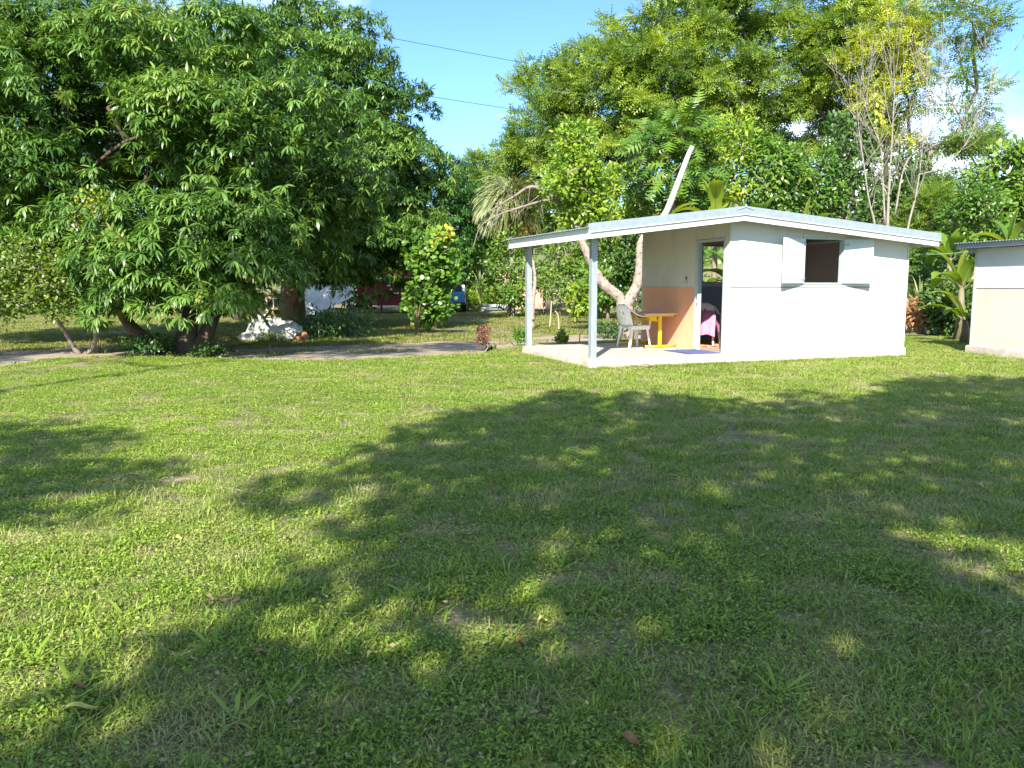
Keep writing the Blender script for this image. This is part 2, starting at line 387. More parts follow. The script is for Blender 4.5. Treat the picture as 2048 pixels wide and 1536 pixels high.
def curve(pts, n=10):
    """Catmull-Rom through pts"""
    P = [Vector(p) for p in pts]; P = [P[0] * 2 - P[1]] + P + [P[-1] * 2 - P[-2]]; out = []
    for i in range(1, len(P) - 2):
        for k in range(n):
            t = k / n
            out.append(0.5 * ((2 * P[i]) + (P[i + 1] - P[i - 1]) * t + (2 * P[i - 1] - 5 * P[i] + 4 * P[i + 1] - P[i + 2]) * t * t
                              + (3 * P[i] - P[i - 1] - 3 * P[i + 1] + P[i + 2]) * t ** 3))
    out.append(P[-2]); return out
def lerp(a, b, t): return a + (b - a) * t
def taper(n, r0, r1): return [lerp(r0, r1, i / (n - 1)) for i in range(n)]
def knobby(n, r0, r1, amt=0.12):
    return [lerp(r0, r1, i / (n - 1)) * (1 + random.uniform(-amt, amt)) for i in range(n)]

# ------------------------------------------------------------------ foliage helpers (numpy)
def unit(a): return a / np.maximum(1e-9, np.linalg.norm(a, axis=-1, keepdims=True))
def rdir(n, zmin=-1.0, zmax=1.0):
    z = RNG.uniform(zmin, zmax, n); p = RNG.uniform(0, 2 * np.pi, n); r = np.sqrt(1 - z * z)
    return np.stack([r * np.cos(p), r * np.sin(p), z], 1)
# templates: length along x (0..1), width along y, normal z; triangles only
def tm(v, t): return np.array(v, float), np.array(t, int)
LANCE = tm([(0, 0, 0), (.32, .5, .03), (.32, -.5, .03), (.70, .42, -.05), (.70, -.42, -.05), (1, 0, -.22)],
           [(0, 2, 1), (1, 2, 4), (1, 4, 3), (3, 4, 5)])
OVAL = tm([(0, 0, 0), (.25, .40, .02), (.25, -.40, .02), (.68, .46, .0), (.68, -.46, .0), (1, 0, -.08)],
          [(0, 2, 1), (1, 2, 4), (1, 4, 3), (3, 4, 5)])
DIAM = tm([(0, 0, 0), (.5, .5, .04), (.5, -.5, .04), (1, 0, -.05)], [(0, 2, 1), (1, 2, 3)])
def pinnate(pairs=5):
    v = []; t = []
    for i in range(pairs):
        x = (i + 0.6) / pairs
        for s in (1, -1):
            b = len(v); w = 0.17; l = 0.46 * (1 - 0.55 * abs(x - 0.45))
            v += [(x - w * .5, 0, 0), (x + w * .9, s * l * .5, .01), (x - w * .2, s * l * .5, -.01), (x + w * .6, s * l, -.09)]
            t += ([(b, b + 1, b + 2), (b + 2, b + 1, b + 3)] if s > 0 else [(b, b + 2, b + 1), (b + 2, b + 3, b + 1)])
    return tm(v, t)
PINNA = pinnate(4)
def lobed():
    v = [(0, 0, 0), (.22, .10, .02), (.22, -.10, .02), (1, 0, -.15)]
    t = [(0, 2, 1), (1, 2, 3)]
    for x, l in ((.18, .40), (.38, .50), (.58, .42), (.76, .28)):
        for s in (1, -1):
            b = len(v)
            v += [(x - .07, 0, .02), (x + .10, 0, .02), (x + .16, s * l, -.05)]
            t += [(b, b + 1, b + 2) if s > 0 else (b, b + 2, b + 1)]
    return tm(v, t)
LOBED = lobed()
def place(tmpl, pos, d, n, length, width):
    tv, tt = tmpl
    x = unit(d); y = unit(np.cross(n, x)); z = np.cross(x, y)
    length = np.broadcast_to(np.asarray(length, float), (len(pos),)); width = np.broadcast_to(np.asarray(width, float), (len(pos),))
    V = (pos[:, None, :] + x[:, None, :] * (tv[None, :, 0:1] * length[:, None, None])
         + y[:, None, :] * (tv[None, :, 1:2] * width[:, None, None]) + z[:, None, :] * (tv[None, :, 2:3] * length[:, None, None]))
    T = tt[None] + (np.arange(len(pos)) * len(tv))[:, None, None]
    return V.reshape(-1, 3), T.reshape(-1, 3), len(tv)
class Leaves:
    def __init__(s): s.V = []; s.T = []; s.C = []; s.n = 0
    def add(s, tmpl, pos, d, n, length, width, tint):
        if len(pos) == 0: return
        V, T, k = place(tmpl, pos, d, n, length, width)
        s.V.append(V); s.T.append(T + s.n); s.n += len(V)
        s.C.append(np.repeat(np.clip(np.broadcast_to(tint, (len(pos),)), 0, 1), k))
    def build(s, name, m, parent=None, origin=(0, 0, 0), kind=None):
        V = np.concatenate(s.V) - np.array(origin)
        me = npmesh(name, V, np.concatenate(s.T), np.concatenate(s.C))
        o = obj(name, me, m, parent)
        if kind: o['kind'] = kind
        return o
def rosettes(L, cen, axis, leaf=0.2, width=0.045, k=11, droop=0.45, tint=0.5, spread=(0.35, 1.25)):
    """whorls of long leaves round twig tips"""
    N = len(cen); ax = unit(axis)
    ref = np.where(np.abs(ax[:, 2:3]) < 0.9, np.array([[0, 0, 1.]]), np.array([[1., 0, 0]]))
    a = unit(np.cross(ax, ref)); b = np.cross(ax, a)
    ph = RNG.uniform(0, 2 * np.pi, (N, 1)) + np.arange(k)[None] * 2.399 + RNG.normal(0, .2, (N, k))
    th = RNG.uniform(spread[0], spread[1], (N, k))
    d = (ax[:, None] * np.cos(th)[..., None] + (a[:, None] * np.cos(ph)[..., None] + b[:, None] * np.sin(ph)[..., None]) * np.sin(th)[..., None])
    d[..., 2] -= droop * RNG.uniform(0.5, 1.4, (N, k)); d = unit(d)
    pos = np.repeat(cen[:, None], k, 1) + d * 0.02
    n = ax[:, None] * 0.6 + np.array([0, 0, 0.8]) + RNG.normal(0, .25, (N, k, 3))
    ln = leaf * RNG.uniform(0.7, 1.2, (N, k)); tint = np.broadcast_to(np.asarray(tint), (N,))
    tc = (tint[:, None] + RNG.normal(0, .14, (N, k)))
    L.add(LANCE, pos.reshape(-1, 3), d.reshape(-1, 3), n.reshape(-1, 3), ln.ravel(), (ln * width / leaf).ravel(), tc.ravel())

def skeleton(trunk, r0, r1, targets, wob=0.12, rtip=0.012, step=0.7, upcost=1.3, sides=6):
    """trunk polyline + a limb to every target, thickness by what it carries -> list of (pts, radii)"""
    nodes = [Vector(p) for p in trunk]; parent = [-1] + list(range(len(trunk) - 1)); load = [0] * len(nodes)
    nt = len(trunk)
    tg = sorted([Vector(t) for t in targets], key=lambda t: (t - nodes[nt - 1]).length)
    lo = max(1, nt // 2)
    for t in tg:
        best, bi = 1e9, 0
        for i in range(lo, len(nodes)):
            dv = t - nodes[i]; c = dv.length + (upcost * max(0, -dv.z)) + 0.15 * (nodes[i] - nodes[nt - 1]).length
            if c < best: best, bi = c, i
        p0 = nodes[bi]; dv = t - p0; m = max(1, int(dv.length / step)); prev = bi
        sag = Vector((0, 0, 1)) * dv.length * 0.10
        for k in range(1, m + 1):
            f = k / m
            q = p0 + dv * f + sag * math.sin(f * math.pi)
            if k < m: q = q + Vector((random.uniform(-1, 1), random.uniform(-1, 1), random.uniform(-1, 1))) * wob * min(1, dv.length)
            nodes.append(q); parent.append(prev); load.append(0); prev = len(nodes) - 1
        j = prev
        while j >= 0: load[j] += 1; j = parent[j]
    tot = max(load[0], 1)
    rad = []
    for i in range(len(nodes)):
        if i < nt: rad.append(lerp(r0, r1, i / (nt - 1)))
        else: rad.append(max(rtip, min(rtip * 0.9 * math.sqrt(max(load[i], 1)) * 1.5, r1 * 0.95)))
    V = []; F = []
    def seg(pts, rr, sd):
        v, f = tube_vf(pts, rr, sd); b = len(V); V.extend(v); F.extend([tuple(b + i for i in q) for q in f])
    seg([nodes[i] for i in range(nt)], [rad[i] for i in range(nt)], 10)
    ch = {}
    for i in range(nt, len(nodes)): ch.setdefault(parent[i], []).append(i)
    starts = [(p, c) for p in range(len(nodes)) for c in ch.get(p, []) if p < nt or c != ch[p][0]]
    for p, c in starts:
        pts = [nodes[p], nodes[c]]; rr = [min(rad[p], rad[c] * 1.15), rad[c]]
        while ch.get(c):
            c = ch[c][0]; pts.append(nodes[c]); rr.append(rad[c])
        seg(pts, rr, sides)
    return V, F
def trunk_part(name, VF, m, parent, origin):
    o = Vector(origin)
    V = [tuple(Vector(v) - o) for v in VF[0]]
    return obj(name, pymesh(name, V, VF[1], True), m, parent)
def ellip(n, cen, rad, shell=0.7, zmin=-1.0):
    """points in the outer part of an ellipsoid and their outward directions"""
    d = rdir(n, zmin, 1.0); f = RNG.uniform(shell ** 3, 1, n) ** (1 / 3)
    return np.array(cen) + d * np.array(rad) * f[:, None], d

# ------------------------------------------------------------------ the setting
g = pymesh('ground', [(-400, -300, 0), (400, -300, 0), (400, 700, 0), (-400, 700, 0)], [(0, 1, 2, 3)])
tag(obj('ground', g, M['soil']), kind='structure')

NEAR = [(-300, 800), (0, 730), (100, 714), (200, 708), (420, 712), (548, 716), (724, 713), (841, 708), (958, 704), (987, 698), (1043, 690), (1150, 683), (1290, 676), (1500, 671)]
FAR = [(-300, 728), (0, 704), (120, 697), (240, 687), (420, 694), (480, 699), (636, 692), (753, 688), (958, 680), (1000, 678), (1031, 676), (1150, 671), (1300, 666), (1500, 662)]
NE = [ground(*p, .07).xy.to_3d() for p in NEAR]; FE = [ground(*p) for p in FAR]
NE = [Vector((-16, 2, 0))] + NE + [Vector((20, 25.5, 0)), Vector((60, 33, 0))]
FE = [Vector((-22, 6, 0))] + FE + [Vector((20, 28.5, 0)), Vector((60, 36.5, 0))]
NEc, FEc = curve(NE, 8), curve(FE, 8)
tv = []; tf = []
for i, (a, b) in enumerate(zip(NEc, FEc)):
    for k in range(5):
        q = a.lerp(b, k / 4) + Vector((random.uniform(-.08, .08), random.uniform(-.14, .14), 0))
        tv.append((q.x, q.y, 0.006))
    if i:
        for k in range(4): tf.append(((i - 1) * 5 + k, (i - 1) * 5 + k + 1, i * 5 + k + 1, i * 5 + k))
tag(obj('dirt_track', pymesh('dirt_track', tv, tf), M['dirt']), kind='structure')
NEx = np.array([p.x for p in NEc]); NEy = np.array([p.y for p in NEc]); FEx = np.array([p.x for p in FEc]); FEy = np.array([p.y for p in FEc])
o_ = np.argsort(NEx); NEx, NEy = NEx[o_], NEy[o_]; o_ = np.argsort(FEx); FEx, FEy = FEx[o_], FEy[o_]

# a low hill beyond the trees
hv = []; hf = []
for j in range(9):
    for i in range(41):
        x = -200 + i * 10; y = 100 + j * 14; t = j / 8
        h = math.sin(min(1, t * 1.3) * math.pi / 2) * (9 + 13 / (1 + math.exp(-(x - 30) / 22)) + 2.5 * math.sin(x * .06) + 1.5 * math.sin(x * .17 + 1))
        hv.append((x, y, h - 0.4 if j else -0.5))
        if i and j: hf.append(((j - 1) * 41 + i - 1, (j - 1) * 41 + i, j * 41 + i, j * 41 + i - 1))
tag(obj('hill', pymesh('hill', hv, hf, True), M['hillsoil']), kind='structure')
HL = Leaves()
hp = np.array(hv).reshape(9, 41, 3)
for _ in range(1200):
    i = RNG.uniform(12, 39); j = RNG.uniform(0.2, 7.6); i0, j0 = int(i), int(j)
    p = hp[j0, i0] * (1 - (i - i0)) + hp[j0, i0 + 1] * (i - i0); p = p + (hp[j0 + 1, i0] - hp[j0, i0]) * (j - j0)
    r = RNG.uniform(1.4, 3.2)
    pos, d = ellip(26, p + np.array([0, 0, r * .4]), (r, r, r * .8), 0.6, -0.1)
    HL.add(OVAL, pos, unit(d + RNG.normal(0, .6, d.shape)), d + np.array([0, 0, .7]), 0.9, 0.55, RNG.uniform(.2, .9) + RNG.normal(0, .15, len(pos)))
tag(HL.build('hill_scrub', M['broad']), 'low green scrub covering the hillside beyond the trees', 'scrub', kind='stuff')

# ------------------------------------------------------------------ the white hut with the porch (local: x along the front, y into the depth)
BX, BY, TH = 1.3285, 13.5825, 0.3552
L_, W_, HS, UC, UW, VW, VB = 6.894, 3.169, 0.18, 2.713, 6.871, 0.03, 3.14
OF, UL, UM, UR, ZL, ZM = 0.328, -0.194, 2.753, 7.24, 2.155, 2.522
def hut_pt(u, v, z): return Vector((BX + u * math.cos(TH) - v * math.sin(TH), BY + u * math.sin(TH) + v * math.cos(TH), z))
def bl(u): return ZL + (ZM - ZL) * ((u - UL) / (UM - UL) if u < UM else (UR - u) / (UR - UM))   # underside of the eaves boards
hut = thing('hut', 'small white panel hut with low gable roof and open porch, shutters open', 'hut', (BX, BY, 0), TH)
WT = lambda u: bl(u) + 0.13                           # top of the walls

# slab with a rough cast edge
def slab(parent, pts, z1, name='slab'):
    V = []; F = []; edge = []
    n = len(pts)
    for i in range(n):
        a, b = Vector(pts[i]), Vector(pts[(i + 1) % n]); m = max(2, int((b - a).length / 0.12))
        for k in range(m): edge.append(a.lerp(b, k / m))
    cen = sum(edge, Vector((0, 0))) / len(edge)
    rings = [(-0.03, 0.012), (0.05, 0.014), (0.11, 0.010), (z1 - 0.012, 0.004), (z1, -0.008)]
    for z, off in rings:
        for e in edge:
            d = (e - cen).normalized(); o2 = off + random.uniform(-0.006, 0.006) * (z < z1 - .02)
            V.append((e.x + d.x * o2, e.y + d.y * o2, z + (random.uniform(-.004, .004) if 0 < z < z1 - .02 else 0)))
    m = len(edge)
    for r in range(len(rings) - 1):
        for k in range(m):
            k2 = (k + 1) % m; F.append((r * m + k, r * m + k2, (r + 1) * m + k2, (r + 1) * m + k))
    F.append(tuple((len(rings) - 1) * m + k for k in range(m)))
    return obj(name, pymesh(name, V, F), M['slab'], parent)
slab(hut, [(0, 0), (L_, 0), (L_, W_ + .02), (0, W_ + .02)], HS)

def poly_panel(name, us, z0, v0, v1, m, parent=hut, top=WT, gap=0.003):
    """wall board from us[0] to us[1], its head cut to the roof slope"""
    a, b = us[0] + gap, us[1] - gap
    pts = [(a, z0), (b, z0), (b, top(b))] + ([(UM, top(UM))] if a < UM < b else []) + [(a, top(a))]
    return MB().prism(pts, v0, v1).build(name, m, parent)
def rect_panel(name, u0, u1, z0, z1, v0, v1, m, parent=hut, gap=0.003):
    return MB().box(u0 + gap, u1 - gap, v0, v1, z0 + gap * .5, z1 - gap * .5).build(name, m, parent, bevel=0.002)
ZJ = HS + 1.2
W0, W1, WZ0, WZ1 = 4.346, 5.234, 1.4565, 2.256
T1 = 0.045
# front wall boards
rect_panel('wall_panel', UC + .05, 3.95, HS, ZJ - .012, VW + .006, VW + T1, M['white_stained'])
rect_panel('wall_panel', 3.95, 5.16, HS, ZJ - .012, VW + .006, VW + T1, M['white_stained'])
rect_panel('wall_panel', 5.16, UW - .045, HS, ZJ - .012, VW + .006, VW + T1, M['white_stained'])
poly_panel('wall_panel', (UC + .05, 3.95), ZJ + .004, VW - .004, VW + T1 - .008, M['white'])
poly_panel('wall_panel', (3.95, W0 - .03), ZJ + .004, VW - .004, VW + T1 - .008, M['white'])
rect_panel('wall_panel', W0 - .03, W1 + .03, ZJ + .004, WZ0 - .03, VW - .004, VW + T1 - .008, M['white'])
poly_panel('wall_panel', (W0 - .03, W1 + .03), WZ1 + .03, VW - .004, VW + T1 - .008, M['white'])
poly_panel('wall_panel', (W1 + .03, UW - .045), ZJ + .004, VW - .004, VW + T1 - .008, M['white'])
poly_panel('corner_batten', (UC, UC + .05), HS, VW - .012, VW + .05, M['cream'])
poly_panel('corner_batten', (UW - .045, UW), HS, VW - .012, VW + .05, M['cream'])
# side wall beside the porch (faces the table)
D0, D1, DZ = 0.18, 0.98, 2.205
def side_panel(name, v0, v1, z0, z1, m, u0=UC + .006, u1=UC + .05, gap=0.003):
    return MB().box(u0, u1, v0 + gap, v1 - gap, z0, z1).build(name, m, hut)
side_panel('orange_panel', 1.085, VB - .01, HS, ZJ - .004, M['orange'])
side_panel('wall_panel', 1.085, 1.95, ZJ, WT(UC), M['cream'], UC, UC + .042)
side_panel('wall_panel', 1.95, VB - .01, ZJ, WT(UC), M['cream'], UC, UC + .042)
side_panel('wall_panel', D0 - .05, 1.085, DZ + .055, WT(UC), M['cream'], UC, UC + .042)
side_panel('joint_batten', 1.92, 1.98, ZJ + .01, WT(UC), M['cream'], UC - .010, UC - .001)
side_panel('corner_board', VW + .052, D0 - .05, HS, WT(UC), M['white'], UC - .002, UC + .045)
df = MB().box(UC - .015, UC + .075, D0 - .048, D0, HS, DZ + .05).box(UC - .015, UC + .075, D1, D1 + .105, HS, DZ + .05)
df.box(UC - .015, UC + .075, D0, D1, DZ, DZ + .05)
dfo = df.build('door_frame', M['frame'], hut, bevel=.004)
for z0, z1 in ((1.14, 1.24), (1.02, 1.08)): MB().box(UC - .019, UC - .0155, D1 + .012, D1 + .03, z0, z1).build('lock_plate', M['rubber'], dfo)
ot = MB().box(UC - .03, UC - .001, 1.355, 1.385, 1.44, 1.50).build('power_outlet', M['frame'], hut, bevel=.004)
MB().box(UC - .03, UC - .001, 1.40, 1.43, 1.44, 1.50).build('power_outlet', M['frame'], hut, bevel=.004)
MB().box(UC - .024, UC - .001, 1.375, 1.395, 1.52, 1.58).build('switch', M['clay'], hut, bevel=.004)
# back and far end walls
BW0, BW1 = 4.16, 5.2
def back_wall(us, z0, top=WT): poly_panel('wall_panel', us, z0, VB - .05, VB, M['white'], top=top)
back_wall((UC, BW0), HS); back_wall((BW1, UW), HS); back_wall((BW0, BW1), WZ1 + .03)
rect_panel('wall_panel', BW0, BW1, HS, WZ0, VB - .05, VB, M['white'])
MB().box(UW - .05, UW - .003, VW + .052, VB - .052, HS, WT(UW)).build('wall_panel', M['white'], hut)
# inside boards: slate below, taupe above
def lining(u0, u1, v0, v1, z0, z1, m): MB().box(u0, u1, v0, v1, z0, z1).build('lining_board', m, hut)
def lining_top(us, z0, v0, v1): poly_panel('lining_board', us, z0, v0, v1, M['taupe'], gap=0)
lining(UC + .08, UW - .08, VB - .075, VB - .053, HS, ZJ, M['slate'])
lining_top((UC + .08, BW0), ZJ, VB - .075, VB - .053); lining_top((BW1, UW - .08), ZJ, VB - .075, VB - .053)
lining_top((BW0, BW1), WZ1 + .03, VB - .075, VB - .053)
lining(BW0, BW1, VB - .075, VB - .053, ZJ, WZ0, M['taupe'])
lining(UW - .078, UW - .053, VW + .08, VB - .053, HS, ZJ, M['slate']); lining(UW - .078, UW - .053, VW + .08, VB - .053, ZJ, WT(UW) - .01, M['taupe'])
lining(UC + .08, UW - .08, VW + .056, VW + .075, HS, ZJ, M['slate'])
lining_top((UC + .08, W0 - .03), ZJ, VW + .056, VW + .075); lining_top((W1 + .03, UW - .08), ZJ, VW + .056, VW + .075)
lining(UC + .052, UC + .076, D1 + .107, VB - .078, HS, ZJ, M['slate']); lining(UC + .052, UC + .076, D1 + .107, VB - .078, ZJ, WT(UC) - .01, M['taupe'])
MB().box(UC + .1, UW - .09, VW + .09, VB - .09, HS + .001, HS + .006).build('inside_floor', M['floor_red'], hut)
# window
wf = MB().box(W0 - .03, W0, VW - .02, VW + .08, WZ0 - .03, WZ1 + .03).box(W1, W1 + .03, VW - .02, VW + .08, WZ0 - .03, WZ1 + .03)
wf.box(W0, W1, VW - .02, VW + .08, WZ0 - .03, WZ0).box(W0, W1, VW - .02, VW + .08, WZ1, WZ1 + .03)
wfo = wf.build('window_frame', M['frame'], hut, bevel=.003)
bf = MB().box(BW0, BW0 + .03, VB - .08, VB + .02, WZ0, WZ1 + .03).box(BW1 - .03, BW1, VB - .08, VB + .02, WZ0, WZ1 + .03)
bf.box(BW0 + .03, BW1 - .03, VB - .08, VB + .02, WZ0 + .001, WZ0 + .03).box(BW0 + .03, BW1 - .03, VB - .08, VB + .02, WZ1, WZ1 + .03)
bf.build('window_frame', M['frame'], hut, bevel=.003)
def shutter(u, sgn, ang, w):
    b = MB().box(0, w, -.012, .012, 0, WZ1 - WZ0 + .02)
    o = b.build('shutter', M['shutter'], hut, bevel=.003)
    o.location = (u, VW - .034, WZ0 - .01); o.rotation_euler = (0, 0, (math.pi + ang) if sgn < 0 else -ang)
    h = WZ1 - WZ0 + .02
    y0, y1 = (-.026, -.0125) if sgn > 0 else (.0125, .026)
    for z in (.06, h - .12): MB().box(.0, .10, min(y0, y1), max(y0, y1), z, z + .035).build('hinge', M['galv'], o)
shutter(W0 - .005, -1, R(12.5), 0.60); shutter(W1 + .005, 1, R(12.5), 0.60)

# roof: corrugated sheets with waves running down the slope
def corrugated(u0, z0, u1, z1, v0, v1, pitch=0.076, amp=0.009, per=6, thick=0.002):
    nw = int((v1 - v0) / pitch * per); V = []; F = []
    for k in range(nw + 1):
        v = v0 + (v1 - v0) * k / nw; dz = amp * math.sin(2 * math.pi * (v - v0) / pitch)
        V += [(u0, v, z0 + dz), (u1, v, z1 + dz), (u0, v, z0 + dz - thick), (u1, v, z1 + dz - thick)]
        if k:
            a = (k - 1) * 4; b = k * 4
            F += [(a, a + 1, b + 1, b), (a + 2, b + 2, b + 3, a + 3), (a, b, b + 2, a + 2), (a + 1, a + 3, b + 3, b + 1)]
    return pymesh('roof_sheet', V, F)
SH = 0.185
V0, V1 = -OF - .005, W_ + OF
ro = obj('roof', corrugated(UL - .07, bl(UL) - .009 + SH, UM, ZM + SH, V0, V1), M['zinc'], hut)
obj('roof_sheet', corrugated(UM, ZM + SH, UR + .07, bl(UR) - .006 + SH, V0, V1), M['zinc'], ro)
rc = MB().prism([(UM - .17, ZM + SH + .012 - .17 * .125), (UM, ZM + SH + .045), (UM + .17, ZM + SH + .012 - .17 * .083), (UM + .17, ZM + SH + .008 - .17 * .083), (UM, ZM + SH + .038), (UM - .17, ZM + SH + .008 - .17 * .125)], V0 - .03, V1 + .02)
rc.build('ridge_cap', M['zinc'], ro)
def gable_board(name, dz0, dz1, v0, v1, m, u0=UL, u1=UR):
    b = MB()
    for a, c in ((u0, UM), (UM, u1)):
        b.prism([(a, bl(a) + dz0), (c, bl(c) + dz0), (c, bl(c) + dz1), (a, bl(a) + dz1)], v0, v1)
    return b.build(name, m, ro)
gable_board('fascia', 0.0, 0.15, -OF, -OF + .028, M['fascia'])
gable_board('barge_flashing', 0.105, 0.245, -OF - .022, -OF - .003, M['zinc'], UL - .02, UR + .02)
gable_board('barge_flashing', 0.235, 0.247, -OF - .0215, -OF + .11, M['zinc'], UL - .02, UR + .02)
gable_board('barge_flashing', 0.098, 0.108, -OF - .034, -OF - .0225, M['fascia'], UL - .02, UR + .02)
gable_board('fascia', 0.0, 0.15, W_ + OF - .03, W_ + OF - .002, M['fascia'])
MB().box(UL - .002, UL + .028, -OF + .029, W_ + OF - .031, ZL, ZL + .165).build('fascia', M['fascia'], ro)
MB().box(UR - .028, UR + .002, -OF + .029, W_ + OF - .031, ZL, ZL + .165).build('fascia', M['fascia'], ro)
MB().box(UL - .02, UL - .003, -OF - .02, -OF + .02, ZL, ZL + .24).build('fascia', M['fascia'], ro)
for vv in (0.10, 1.6, 3.03):                          # rafters over the porch
    MB().prism([(UL + .03, ZL + .06), (UC - .01, bl(UC) + .06), (UC - .01, bl(UC) + .165), (UL + .03, ZL + .165)], vv - .025, vv + .025).build('rafter', M['galv'], ro)
# porch posts: folded steel channels
for (u, v) in ((0.085, 0.12), (0.075, 3.05)):
    a, b, t, l = 0.052, 0.052, 0.004, 0.018
    prof = [(-a, -b), (a, -b), (a, -b + l), (a - t, -b + l), (a - t, -b + t), (-a + t, -b + t), (-a + t, b - t), (a - t, b - t), (a - t, b - l), (a, b - l), (a, b), (-a, b)]
    p = MB().prism_z([(u + x, v + y) for x, y in prof], HS, bl(u) + .06).build('porch_post', M['galv'], hut)
    MB().box(u - .075, u + .075, v - .075, v + .075, HS + .0005, HS + .008).build('base_plate', M['galv'], p)

# ------------------------------------------------------------------ things on the porch and inside
def monobloc(name, label, loc, rz, group='white plastic chairs'):
    """stackable plastic armchair, faces local +x"""
    t = thing(name, label, 'chair', loc, rz, group)
    # legs: angle sections that taper and splay
    for sx in (-1, 1):
        for sy in (-1, 1):
            top = Vector((sx * .20, sy * .21, .42)); bot = Vector((sx * .255, sy * .235, 0))
            b = MB()
            for k, (p0, p1) in enumerate(((Vector((-.042 * sx, 0, 0)), Vector((0, 0, 0))), (Vector((0, 0, 0)), Vector((0, -.042 * sy, 0))))):
                V = []
                for q, sc in ((top, 1.5), (bot, .75)):
                    for e in (p0, p1): V.append(q + e * sc)
                n = Vector((0, -sy, 0)) if k == 0 else Vector((-sx, 0, 0))
                i0 = len(b.V)
                b.V += [tuple(v) for v in V] + [tuple(v + n * .006) for v in V]
                b.F += [tuple(i0 + i for i in f) for f in ((0, 1, 3, 2), (4, 6, 7, 5), (0, 4, 5, 1), (2, 3, 7, 6), (0, 2, 6, 4), (1, 5, 7, 3))]
            b.build('leg', M['plastic'], t)
    # seat: dished grid with a front roll
    n = 9; V = []; F = []
    for i in range(n):
        for j in range(n):
            x = -.22 + .46 * i / (n - 1); y = (-.225 + .45 * j / (n - 1)) * (1 + .05 * i / (n - 1))
            z = .435 - .022 * (1 - (2 * j / (n - 1) - 1) ** 2) + .012 * i / (n - 1) - (.03 if i == n - 1 else 0)
            V.append((x, y, z))
    for i in range(n - 1):
        for j in range(n - 1): F.append((i * n + j, (i + 1) * n + j, (i + 1) * n + j + 1, i * n + j + 1))
    so = obj('seat', pymesh('seat', V, F, True), M['plastic'], t); md = so.modifiers.new('thick', 'SOLIDIFY'); md.thickness = .008
    sk = MB()
    for sy in (-1, 1): sk.box(-.215, .225, min(sy * .222, sy * .232), max(sy * .222, sy * .232), .36, .428)
    sk.box(.226, .235, -.221, .221, .385, .42); sk.build('seat_skirt', M['plastic'], t, bevel=.004)
    # back: curved shell with a rounded head and upright slots
    nu, nv = 15, 11; V = []; F = []
    for i in range(nv):
        f = i / (nv - 1); z = .44 + .42 * f
        half = (.215 + .015 * math.sin(f * math.pi)) * (1 if f < .72 else math.sqrt(max(.0, 1 - ((f - .72) / .30) ** 2)) * .92 + .08)
        for j in range(nu):
            s = -1 + 2 * j / (nu - 1)
            V.append((-.215 - .13 * f + .055 * s * s, s * half, z))
    for i in range(nv - 1):
        for j in range(nu - 1):
            if 3 <= i <= 6 and j in (5, 9): continue      # slots
            F.append((i * nu + j, i * nu + j + 1, (i + 1) * nu + j + 1, (i + 1) * nu + j))
    bo = obj('backrest', pymesh('backrest', V, F, True), M['plastic'], t); md = bo.modifiers.new('thick', 'SOLIDIFY'); md.thickness = .009
    # arms sweep from the head of the back down to the front legs
    for sy in (-1, 1):
        pts = curve([(-.285, sy * .205, .80), (-.20, sy * .235, .735), (-.08, sy * .25, .655), (.06, sy * .255, .625), (.19, sy * .25, .618), (.235, sy * .24, .575), (.225, sy * .232, .50), (.222, sy * .228, .42)], 5)
        n2 = len(pts); V = []; F = []
        for k, p in enumerate(pts):
            f = k / (n2 - 1); w = .030 if f < .75 else .022
            tn = (pts[min(k + 1, n2 - 1)] - pts[max(k - 1, 0)]).normalized(); nn = Vector((-tn.z, 0, tn.x))
            for a, b in ((-w, 0), (w, 0), (w, -.014), (-w, -.014)):
                V.append(tuple(p + Vector((0, a, 0)) + nn * b))
            if k:
                q = (k - 1) * 4
                for e in range(4): F.append((q + e, q + (e + 1) % 4, q + 4 + (e + 1) % 4, q + 4 + e))
        F += [(0, 1, 2, 3), tuple((n2 - 1) * 4 + e for e in (3, 2, 1, 0))]
        obj('armrest', pymesh('armrest', V, F, True), M['plastic'], t)
    return t
monobloc('plastic_chair', 'white plastic armchair pulled up to the yellow table on the porch', hut_pt(1.93, 2.03, HS + .002), TH + R(5))

tab = thing('table', 'yellow steel frame table with beige top standing on the porch', 'table', hut_pt(2.33, 2.25, HS + .002), TH)
MB().box(-.345, .345, -.64, .64, .655, .682).build('table_top', M['tabletop'], tab, bevel=.006)
tr = MB().box(-.31, .31, -.57, -.53, .618, .654).box(-.31, .31, .53, .57, .618, .654).box(-.31, -.28, -.529, .529, .618, .654).box(.28, .31, -.529, .529, .618, .654)
tr.build('top_frame', M['yellow'], tab, bevel=.004)
for y in (-.55, .55):
    MB().box(-.032, .032, y - .02, y + .02, .052, .617).build('leg', M['yellow'], tab, bevel=.006)
    ft = MB().tube([(-.34, y, .03), (.34, y, .03)], [.024, .024], 10).build('foot_bar', M['yellow'], tab, True)
    for x in (-.345, .345): MB().tube([(x - .008, y, .03), (x + .008, y, .03)], [.0255, .0255], 10).build('end_cap', M['rubber'], ft)
MB().box(-.015, .015, -.529, .529, .50, .56).build('stretcher', M['yellow'], tab, bevel=.004)
MB().box(-.20, -.02, -.52, -.30, .53, .617).build('drawer_box', M['yellow'], tab, bevel=.004)
MB().box(-.05, .05, -.529, -.522, .555, .61).build('corner_bracket', M['clay'], tab)

